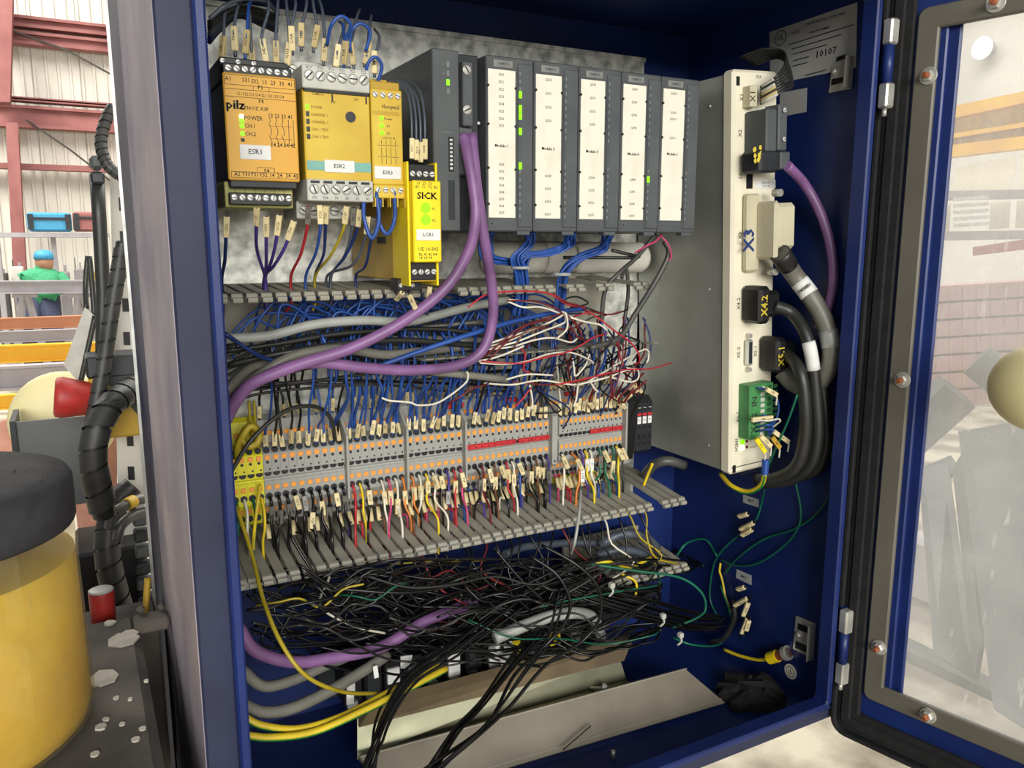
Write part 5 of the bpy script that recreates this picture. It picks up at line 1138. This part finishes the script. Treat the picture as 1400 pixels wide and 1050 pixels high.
# ---------------------------------------------------------------- drive cables
for pts, r, m_, lb in (([P(1066, 346, -40), WL(1086, 376, 30), WL(1110, 408, 20), WL(1130, 446, 13), WL(1137, 486, 11), WL(1126, 516, 11), WL(1104, 530, 14), WL(1084, 524, 20), WL(1070, 508, 24)], 8.0, 'wire_grey', 'thick grey cable looping from the beige X3 plug'),
                       ([P(1058, 418, -30), WL(1082, 428, 32), WL(1100, 454, 30), WL(1110, 490, 27), WL(1116, 550, 22), WL(1118, 600, 18), WL(1108, 636, 18), WL(1080, 656, 20), WL(1045, 660, 26)], 5.5, 'wire_rubber', 'black cable dropping from the X4.2 plug'),
                       ([P(1074, 482, -30), WL(1092, 504, 36), WL(1100, 545, 34), WL(1100, 600, 30), WL(1088, 638, 30), WL(1060, 654, 34), WL(1034, 656, 40)], 5.5, 'wire_rubber', 'black cable dropping from the X5.1 plug'),
                       ([WL(1104, 460, 14), WL(1120, 505, 10), WL(1128, 560, 7), WL(1130, 608, 6.5), WL(1118, 640, 6.5), WL(1094, 652, 8)], 5.2, 'wire_rubber', 'black cable hanging nearest the right wall')):
    o = cable(pts, r, m_, lb, n=14, seg=7)
    if 'X3' in lb:
        q = crom(pts, 7)
        s1 = MB().tube(q[9:14], 8.4, 14).part('cable_label', 'paper_white', o, True); MB().tube(q[0:5], 9, 14).part('boot', 'wire_rubber', o, True); MB().tube(q[22:27], 8.3, 14).part('clear_tape', 'wire_lgrey', o, True)
        mb = MB(); c_ = q[11]; tdir = (q[12]-q[10]).normalized(); nn = (CAM-c_).normalized(); sd = tdir.cross(nn).normalized(); up_ = sd.cross(tdir) if 0 else sd
        for s_, off_ in (('SIEMENS', 2.2), ('6FX8', -2.6)): mb.text(s_, 4, c_+nn*8.7+(-sd)*off_*-1, -sd, tdir, lift=.2, sx=.8)
        mb.part('lettering', 'ink', s1)
    if 'X4.2' in lb: q = crom(pts, 7); MB().tube(q[17:24], 5.8, 12).part('cable_label', 'paper_white', o, True)
for i in range(7):
    o = cable([P(1040, 119+i*3.8, -21), P(1052, 112+i*3.8, -30), P(1064+i*1.6, 102+i*3.4, -36), P(1074+i*1.5, 86+i*5.2, -26), P(1070+i*1.4, 70+i*3.4, -4), P(1044+i*3, 67+i*2, 10), P(1012+i*3.4, 78+i*2, 26)], 1.1, 'wire_rubber', 'thin dark wire curling from the X1 plug over the drive top', 'wire', 'wires curling from the X1 plug', name='wire')
    if i % 3 != 1: MB().tube(LASTQ[1:10], 1.45, 8).part('wire_sleeve', 'marker_dark' if i % 2 else 'terminal_light', o, True)
for i in range(4):
    wire([P(1034, 572+i*6, -26), P(1044, 568+i*6, -34), P(1052, 572+i*5, -34), P(1050, 590+i*2, -32)], 'wire_blue', 'small blue wire curled on the green X6-2 plug', 'blue wires at the X6-2 plug', .9)
for x, y, x2, y2, m_ in ((1028, 574, 1056, 571, 'marker'), (1058, 590, 1078, 604, 'marker'), (1040, 596, 1054, 610, 'marker'), (1034, 600, 1046, 618, 'bright_yellow'), (1056, 598, 1066, 612, 'dull_yellow'), (1048, 532, 1062, 540, 'marker')):
    a, b = P(x, y, -38), P(x2, y2, -38); w_ = wire([a, a.lerp(b, .5), b, b+Vector((2, 2, -10))], 'wire_white', 'short white wire with a sleeve at the X6-2 plug', 'sleeved wires at the X6-2 plug', .8); sleeve(w_, a, b-a, matn=m_, wd=4.2, ln_=(b-a).length)
for i in range(2): wire([P(1034+i*6, 530, -26), P(1052, 536, -34), P(1064, 550, -34), P(1062, 572, -34), P(1052, 585, -30)], 'wire_blue', 'blue wire arching down the green plug', 'blue wires arching over the green plug', .9)
yg([(985, 648, 20), (1000, 664, 0), (1022, 672, -18), (1040, 664, -32), (1046, 648, -36)], 2.2, 'yellow-green earth wire under the drive')
c_ = P(1046, 640, -36); MB().tube([c_+Vector((0, 0, -6)), c_+Vector((0, 0, 8))], 3.2, 10).top('cable_lug', 'wire_blue', 'blue insulated lug at the foot of the drive', 'cable lug')
for pts in ([WL(1090, 540, 44), WL(1082, 580, 40), WL(1062, 640, 34), WL(1052, 690, 6), WL(1040, 720, 5), WL(1005, 748, 4), WL(985, 775, 4), WL(975, 820, 4), WL(985, 850, 4)], [WL(1132, 580, 4), WL(1142, 660, 3), WL(1125, 700, 3), WL(1090, 725, 3), WL(1050, 738, 3), WL(1010, 765, 3), WL(990, 785, 3)], [WL(1088, 660, 10), WL(1087, 700, 4), WL(1070, 735, 4), WL(1030, 765, 4), WL(1000, 770, 4), WL(985, 765, 4)], [(925, 760, 30), (940, 742, 30), WL(965, 738, 8), WL(980, 760, 6)], [(920, 872, 20), (950, 882, 10), WL(985, 880, 8), WL(1000, 850, 6), WL(985, 800, 6)]):
    cable(pts, 1.0, 'wire_green', 'thin green wire trailing down the right wall', 'wire', 'green wires on the right wall', name='wire')
cable([WL(985, 770, 4), WL(995, 800, 4), WL(1000, 838, 4)], 1.2, 'wire_yellow', 'yellow wire dropping beside the right wall labels', 'wire', name='wire')
cable([PX(990, 888, 300), PX(1010, 896, 302), PX(1035, 902, 305), PX(1052, 901, 307)], 1.8, 'wire_yellow', 'yellow cable running to the gland on the right wall')
t = thing('cable_gland', PX(1064, 898, 312), 'yellow and brass cable gland on the right wall', 'gland')
a, b = PX(1052, 900, 306), PX(1078, 892, 309)
MB().cyl(a, a.lerp(b, .45), 6, 12).part('nut', 'bright_yellow', t); MB().cyl(a.lerp(b, .45), b, 5, 12).part('thread', 'copper', t); MB().cyl(b, b.lerp(a, .2), 7, 12).part('lock_nut', 'zinc', t)
for x, y, x2, y2 in ((1012, 724, 1030, 715), (1014, 732, 1028, 724), (1004, 828, 1022, 818), (1016, 842, 1023, 824), (1014, 866, 1022, 846), (1020, 862, 1024, 848), (1010, 706, 1022, 703), (1008, 806, 1018, 803)):
    a, b = PX(x, y, 302), PX(x2, y2, 302); w_ = wire([a+(a-b)*.4, a, b, b+(b-a)*.3], 'black_wire_gloss', 'short black wire with a beige sleeve by the right wall', 'sleeved wires by the right wall', .9); sleeve(w_, a, b-a, wd=4.5, ln_=(b-a).length)
cable([WL(972, 878, 12), WL(986, 868, 10), WL(998, 846, 8), WL(1003, 820, 8)], 3, 'wire_rubber', 'black conduit of wires in the bottom right corner', 'cable')

SM.top('wire_tangle', SMATS, 'mass of thin blue, black and coloured wires filling the ducts and hanging below them', 'wires', None, True, 'stuff')
for px, lb in (((906, 842), 'pale tie on the black wires near the lower right duct'), ((930, 868), 'pale tie with a round head on the bundle before the right wall'), ((836, 800), 'small pale tie deep in the black bundle')):
    c_ = P(px[0], px[1], 2); t = thing('cable_tie', c_, lb, 'cable tie')
    MB().cbox(c_.x-2.5, c_.x+2.5, -1, 4, c_.z-2.5, c_.z+2.5, .8).part('head', 'terminal_light', t); MB().tube(crom([c_, c_+Vector((1, -1, -6)), c_+Vector((-1, 2, -11))], 4), 1.1, 6).part('tail', 'terminal_light', t, True)
# ================================================================ cabinet floor
t = thing('duct_cover', PZ(800, 985, -438), 'loose grey duct cover lying on the cabinet floor', 'duct cover')
B1, B0 = PZ(935, 915, -414), PZ(490, 1035, -414); F1 = PZ(990, 962, -437); F0 = F1+(B0-B1)
MB().slab([B0, B1, F1, F0], -1.8).part('lid', 'duct_lid', t)
for a, b, inn in ((B0, B1, F0-B0), (F0, F1, B0-F0)):
    i_ = inn.normalized()*3.5; MB().slab([a+Vector((0, 0, .2)), b+Vector((0, 0, .2)), b+i_+Vector((0, 0, 2.6)), a+i_+Vector((0, 0, 2.6))], -1.2).part('edge_rib', 'duct_lid', t)
a, b = PZ(770, 1026, -431), PZ(808, 993, -425); MB().tube([a+Vector((0, 0, .6)), a.lerp(b, .5)+Vector((2, 0, 1.5)), b+Vector((0, 0, .6))], .6, 5).top('wire_offcut', 'black_plastic', 'short black wire offcut lying on the duct cover', 'wire')
G = [PZ(488, 983, -398), PZ(845, 895, -398), PZ(856, 932, -424), PZ(488, 1038, -424)]
t = thing('galvanised_tray', (G[2]+G[3])/2, 'shiny galvanised steel tray behind the duct cover', 'tray')
MB().slab(G, -1.5).part('tray_back', 'tray_zinc', t)
MB().slab([G[3]+Vector((0, 0, 1)), G[2]+Vector((0, 0, 1)), G[2]+Vector((4, -14, -3)), G[3]+Vector((4, -14, -3))], -1.5).part('tray_lip', 'tray_zinc', t)
K = [PZ(500, 960, -380), PZ(858, 866, -380), G[1]+Vector((3, 2, 0)), G[0]+Vector((0, 2, 0))]
MB().slab(K, -9).top('brown_rail', 'wood_brown', 'dusty brown rail above the galvanised tray', 'rail')
c = PZ(808, 941, -420)
t = thing('pan_screw', c, 'loose cross-head screw standing in the galvanised tray', 'screw'); ax_ = Vector((.5, -.75, .25)).normalized()
MB().tube([c, c+ax_*14], 2.0, 8).part('shank', 'zinc', t, True); MB().tube([c+ax_*13.5, c+ax_*14.5, c+ax_*17], [4.8, 4.6, 2.4], 14).part('head', 'zinc', t, True)
# row of small relays on the bottom rail
cols = ['paper_white', 'dark_plastic', 'paper_white', 'dark_plastic', 'plc_plate', 'paper_white', 'dark_plastic', 'paper_white', 'bright_yellow', 'dark_plastic', 'bright_yellow', 'plc_plate', 'plc_plate']
MB().box(-120, 215, 84, 88, -392, -358).top('bottom_rail', 'dark_plastic', 'dark rail carrying the small relays at the cabinet bottom', 'rail')
for i, cm in enumerate(cols):
    c = P(482+i*27.5, 938-i*6.4, 60)
    t = thing('plug_relay', c+Vector((0, 10, -16)), 'small black relay with a pale tag on the bottom rail', 'relay', 'small relays on the bottom rail')
    MB().cbox(c.x-8, c.x+8, 58, 88, c.z-16, c.z+16, 1).part('body', 'black_plastic', t)
    MB().cbox(c.x-6, c.x+(5 if i % 3 else 1), 55.5, 58.5, c.z-(12 if i % 2 else 4), c.z+10, .5).part('tag', cm, t)
    MB().cbox(c.x-7, c.x+2, 52, 58, c.z-15, c.z-10, .5).part('terminal', 'plc_plate', t)
c = P(690, 892, 18)
t = thing('tag_plate', c, 'white tag plate with a round hole in the wire tangle', 'tag')
MB().slab([P(677, 884, 20), P(700, 876, 20), P(704, 896, 20), P(686, 910, 20)], 1).part('plate', 'paper_white', t); h_ = P(686, 886, 19); MB().cyl(h_, h_+Vector((0, -.6, 0)), 2, 10).part('hole', 'black_plastic', t)
for px, lb in (([(474, 950), (484, 948), (484, 962), (474, 964)], 'small white tag at the left end of the bottom relays'), ([(510, 912), (516, 910), (518, 926), (512, 928)], 'narrow white tag beside the thick earth cables'), ([(548, 898), (564, 896), (560, 914), (548, 914)], 'bright metal tag above the earth cables')):
    MB().slab([P(x, y, 10) for x, y in px], 1.2).top('tag_plate', 'paper_white', lb, 'tag')
# foam mat
mb = MB(); c = PZ(1026, 950, -439); n_ = 26
for k in range(n_):
    a = 2*math.pi*k/n_; rr = 1+R(-.16, .16)
    mb.v += [c+Vector((math.cos(a)*33*rr, math.sin(a)*32*rr, 0)), c+Vector((math.cos(a)*30*rr, math.sin(a)*29*rr, R(5, 10))), c+Vector((math.cos(a)*15*rr, math.sin(a)*13*rr, R(8, 14)))]
for k in range(n_):
    j = (k+1) % n_
    for l in range(2): mb.f.append((k*3+l, j*3+l, j*3+l+1, k*3+l+1)); mb.m.append(0)
mb.f.append(tuple(k*3+2 for k in range(n_))); mb.m.append(0)
mb.top('foam_pad', 'foam', 'crumbly black foam pad on the cabinet floor corner', 'foam pad')
# ================================================================ machine to the left of the cabinet
t = thing('machine_post', (-190, 210, FLOOR), 'dark blue steel post with bright edge behind the cabinet side', 'post')
MB().box(-229, -150, 153, 268, FLOOR, 900).part('post', 'flange_paint', t); MB().box(-231.5, -150, 266, 270, FLOOR, 900).part('edge_strip', 'screw_white', t)
t = thing('machine_table', (-560, -140, FLOOR), 'dust covered grey machine table beside the cabinet', 'table')
MB().cbox(-900, -251, -420, 128, -330, -300, 6).part('table_top', 'table_dust', t)
MB().box(-890, -258, -410, 118, FLOOR, -330).part('body', 'black_plastic', t)
MB().cbox(-255, -230, 92, 112, -304, -294, 2).part('bracket', 'table_dust', t); MB().cbox(-252, -246, 106, 114, -293, -288, 2).part('bracket_nub', 'table_dust', t); MB().cbox(-237, -232, 104, 112, -293, -289, 2).part('bracket_nub', 'table_dust', t)
MB().cbox(-257, -230, -110, -72, -345, -322, 2).part('bracket', 'wood_brown', t)
for px, s_ in (((168, 876), 13), ((176, 868), 8), ((142, 928), 12), ((132, 932), 8), ((159, 955), 2.5), ((178, 957), 2), ((138, 995), 4), ((167, 991), 2.2), ((195, 997), 2.6), ((186, 1012), 3), ((130, 1032), 3), ((150, 853), 5), ((145, 985), 2.5), ((200, 932), 1.8)):
    c = PZ(*px, -300); n_ = 7; poly = [(c.x+math.cos(2*math.pi*k/n_)*s_*R(.72, .95), c.y+math.sin(2*math.pi*k/n_)*s_*R(.8, 1.05)) for k in range(n_)]
    MB().prism(poly, -300.2, -299.2+R(0, .6), ax=2).top('paint_flake', 'chip', 'pale paint flake lying on the dusty machine table', 'flake', 'paint flakes on the machine table')
# oil jar
JC = Vector((-362, -12, -300)); ol = P(118, 742, -12).z
jar = thing('oil_jar', JC, 'round plastic jar of yellow oil with dusty black lid', 'jar')
MB().lathe([(60, .5), (71, 2), (77, 8), (79, 16), (76.5, 128), (75, 132)], JC, 40).part('jar_wall', 'jar_plastic', jar, True)
MB().lathe([(58, 2), (69, 3.5), (75, 9), (77, 17), (75.5, ol+300)], JC, 40).part('oil', 'oil', jar, True)
MB().lathe([(77, 130), (78, 132), (78, 155), (76, 159), (62, 161), (10, 161.5)], JC, 48).part('lid', 'lid_black', jar, True)
mb = MB()
for k in range(30):
    a, rr = R(0, 6.28), 70*math.sqrt(R(0, 1)); mb.ball(JC+Vector((math.cos(a)*rr, math.sin(a)*rr, 161)), R(.6, 1.8), 4)
o = mb.part('grit', 'table_dust', jar); o['kind'] = 'stuff'
# emergency stop
Ye = 310
t = thing('emergency_stop', P(135, 548, Ye), 'red mushroom emergency stop button on a black and yellow box', 'button')
a, b = P(74, 543, Ye), P(128, 545, Ye); ax_ = (a-b).normalized()
MB().tube([a-ax_*0, a-ax_*1.5, a-ax_*6.5, a-ax_*30, a-ax_*32], [15.5, 18.5, 19.5, 15.5, 10], 20).part('button', 'estop_red', t, True)
MB().tube([a-ax_*31, a-ax_*46], 11.5, 18).part('collar', 'zinc', t, True)
p0, p1 = P(128, 602, Ye), P(188, 488, Ye)
MB().cbox(p0.x, p1.x, Ye, Ye+40, p0.z, p1.z, 2).part('box', 'dull_yellow', t); MB().cbox(p0.x-1, p1.x, Ye-4, Ye+42, p1.z-18, p1.z+3, 2).part('cover', 'dark_plastic', t)
MB().prism([(p0.x+8, p1.z-16), (p1.x-2, p1.z-16), (p1.x-2, p0.z+18), (p0.x+26, p0.z+44)], Ye-3, Ye+2, ax=1).part('cover_plate', 'dark_plastic', t)
# slotted strip
Ys = 372
t = thing('slotted_strip', P(170, 830, Ys), 'pale vertical strip with black square slots behind the hoses', 'strip')
L0, L1 = P(158, 250, Ys), P(183, 250, Ys)
MB().slab([P(150, 240, Ys), P(176, 240, Ys), P(200, 742, Ys), P(163, 742, Ys)], -3).part('strip', 'cladding', t)
for k in range(10):
    y_ = 270+k*46; x_ = 158+(y_-240)*.034
    MB().slab([P(x_+3, y_, Ys-4), P(x_+12, y_, Ys-4), P(x_+13, y_+18, Ys-4), P(x_+4, y_+18, Ys-4)], 1.5).part('slot', 'black_plastic', t)
# rod conduit
t = thing('conduit_rod', P(140, 487, 336), 'black vertical conduit rod with a square elbow on top', 'conduit')
MB().tube([P(132, 240, 336), P(136, 300, 336), P(141, 400, 336), P(140, 470, 336), P(140, 487, 336)], 6.5, 12).part('rod', 'wire_rubber', t, True)
a, b = P(123, 232, 336), P(140, 214, 336); MB().cbox(a.x, b.x, 326, 346, a.z, b.z, 3).part('elbow', 'plc_grey', t)
a, b = P(124, 252, 336), P(142, 236, 336); MB().cbox(a.x, b.x, 325, 347, a.z, b.z, 2).part('elbow_nut', 'dark_plastic', t)
# spiral wrapped hoses
def spiral(pts, r, label, turns, gap=.22):
    q = crom(pts, 10); t = thing('spiral_wrapped_hose', q[-1], label, 'hose', 'spiral wrapped hoses beside the cabinet')
    MB().tube(q, r*.86, 12).part('hose', 'wire_rubber', t, True)
    n_ = len(q); mb = MB(); S = turns*16; pr = None
    tot = n_-1
    def at(f_):
        i = min(int(f_*tot), tot-1); return q[i].lerp(q[i+1], f_*tot-i), (q[i+1]-q[i]).normalized()
    ref = Vector((.3, .9, .2)); k0 = len(mb.v); wdt = (1-gap)/turns
    for s in range(S+1):
        ang = 2*math.pi*s/16
        for e in (0, 1):
            f_ = min(max(s/S*(1-wdt)+e*wdt, 0), 1); c, tn = at(f_); u = (ref-tn*ref.dot(tn)).normalized(); v = tn.cross(u)
            mb.v.append(c+(u*math.cos(ang)+v*math.sin(ang))*(r+.25*e))
    for s in range(S): mb.f.append((k0+2*s, k0+2*s+1, k0+2*s+3, k0+2*s+2)); mb.m.append(0)
    mb.part('spiral_wrap', 'spiral_black', t, True)
    return t
spiral([P(*p) for p in ((153, 146, 312), (143, 170, 304), (138, 195, 298), (143, 218, 292), (153, 232, 290), (174, 247, 292))], 5.2, 'thin spiral wrapped hose curling at the cabinet top', 12)
spiral([P(*p) for p in ((168, 330, 283), (162, 370, 283), (152, 430, 282), (143, 490, 282), (133, 545, 281), (126, 580, 281), (126, 600, 281))], 6.8, 'slim spiral wrapped hose running down past the red button', 14)
spiral([P(*p) for p in ((202, 524, 292), (184, 531, 288), (165, 542, 276), (148, 558, 260), (131, 592, 250), (127, 630, 248), (135, 670, 250), (143, 704, 256))], 12, 'thick spiral wrapped hose bending out below the red button', 9)
spiral([P(*p) for p in ((182, 664, 316), (162, 684, 312), (149, 720, 304), (147, 760, 298), (155, 800, 296), (166, 838, 296), (172, 870, 296))], 12, 'thick spiral wrapped hose dropping behind the machine table', 9)
for pts, lb in (([(150, 722, 272), (154, 704, 272), (170, 692, 278), (186, 684, 288), (206, 680, 298)], 'grey hose with yellow fitting under the slotted strip'), ([(160, 738, 274), (166, 718, 276), (184, 704, 286), (206, 698, 298)], 'second grey hose below the yellow fitting')):
    o = cable(pts, 5, 'wire_dgrey', lb, 'hose', n=10)
    if 'second' not in lb: q = crom([P(*p) for p in pts], 6); MB().tube(q[13:18], 6.2, 12).part('fitting', 'dull_yellow', o, True)
cable([(199, 842, 140), (200, 822, 145), (202, 790, 150)], 2.6, 'dull_yellow', 'yellow capped rod standing beside the cabinet foot', 'rod', n=10, name='rod')
t = thing('drag_chain', P(190, 850, 318), 'dark cable drag chain hanging behind the machine table', 'drag chain')
for k in range(8):
    y_ = 700+k*22; a, b = P(182+k*1.5, y_+19, 318), P(206+k*1.2, y_, 318); MB().cbox(a.x, b.x, 312, 328, a.z, b.z, 2).part('link', 'dark_plastic' if k % 2 else 'plc_grey', t)
# red cap on the table edge
c = PZ(141, 852, -300); c.y = 140; c = Vector((P(141, 838, 150).x, 150, P(141, 858, 150).z))
t = thing('cap_cup', c, 'small dark red cup with pale rim behind the table edge', 'cup')
MB().lathe([(8, 0), (9, 2), (9.5, 30), (9, 32)], c, 20).part('cup', 'estop_red', t, True); MB().lathe([(9.2, 31.5), (9.6, 32.5), (7.5, 33.5), (1, 33.4)], c, 20).part('rim', 'nameplate', t, True)
MB().cbox(c.x-40, c.x+40, 130, 190, FLOOR, c.z, 2).top('ledge_block', 'table_dust', 'grey ledge behind the machine table', 'ledge')
# acrylic shield and cream guard disc
MB().slab([P(x, y, 372) for x, y in ((116, 420), (132, 434), (111, 526), (87, 500))], 3).top('clear_shield', 'clear_plastic_grey', 'clear angled plastic shield above the cream guard', 'shield')
for pts in ([(130, 432, 367), (120, 478, 367), (110, 524, 367)], [(122, 350, 378), (126, 390, 378), (129, 434, 376)], [(120, 350, 390), (117, 390, 388), (118, 422, 378)]):
    cable(pts, 2.6, 'wire_rubber', 'black support rod holding the clear shield', 'rod', 'rods holding the shield', name='rod')
c = P(88, 575, 490)
MB().ball(c, 56, 16, sc=(1, .35, 1.02)).top('guard_disc', 'cream', 'round cream coloured guard behind the red button', 'guard', smooth=True)
t = thing('steel_tray', P(80, 650, 390), 'bare steel tray in front of the cream guard', 'tray')
a, b = P(28, 700, 400), P(128, 568, 400); MB().box(a.x, b.x, 400, 403, a.z, b.z).part('front', 'plate_steel', t); MB().box(a.x-1, a.x+4, 396, 466, a.z, b.z+2).part('side', 'dark_plastic', t); MB().box(a.x, b.x, 403, 466, a.z, a.z+3).part('bottom', 'plate_steel', t)
MB().slab([P(x, y, 620) for x, y in ((-40, 590), (20, 570), (20, 800), (-40, 800))], 6).top('salmon_board', 'salmon', 'salmon pink board beside the steel tray', 'board')
MB().slab([P(x, y, 560) for x, y in ((95, 628), (160, 596), (160, 752), (110, 752))], 6).top('salmon_board', 'salmon', 'salmon pink board behind the spiral hoses', 'board')
a, b = P(112, 850, 330), P(200, 744, 330); MB().cbox(a.x, b.x, 330, 420, FLOOR, b.z, 3).top('machine_block', 'black_plastic', 'black machine block behind the spiral hoses', 'machine')
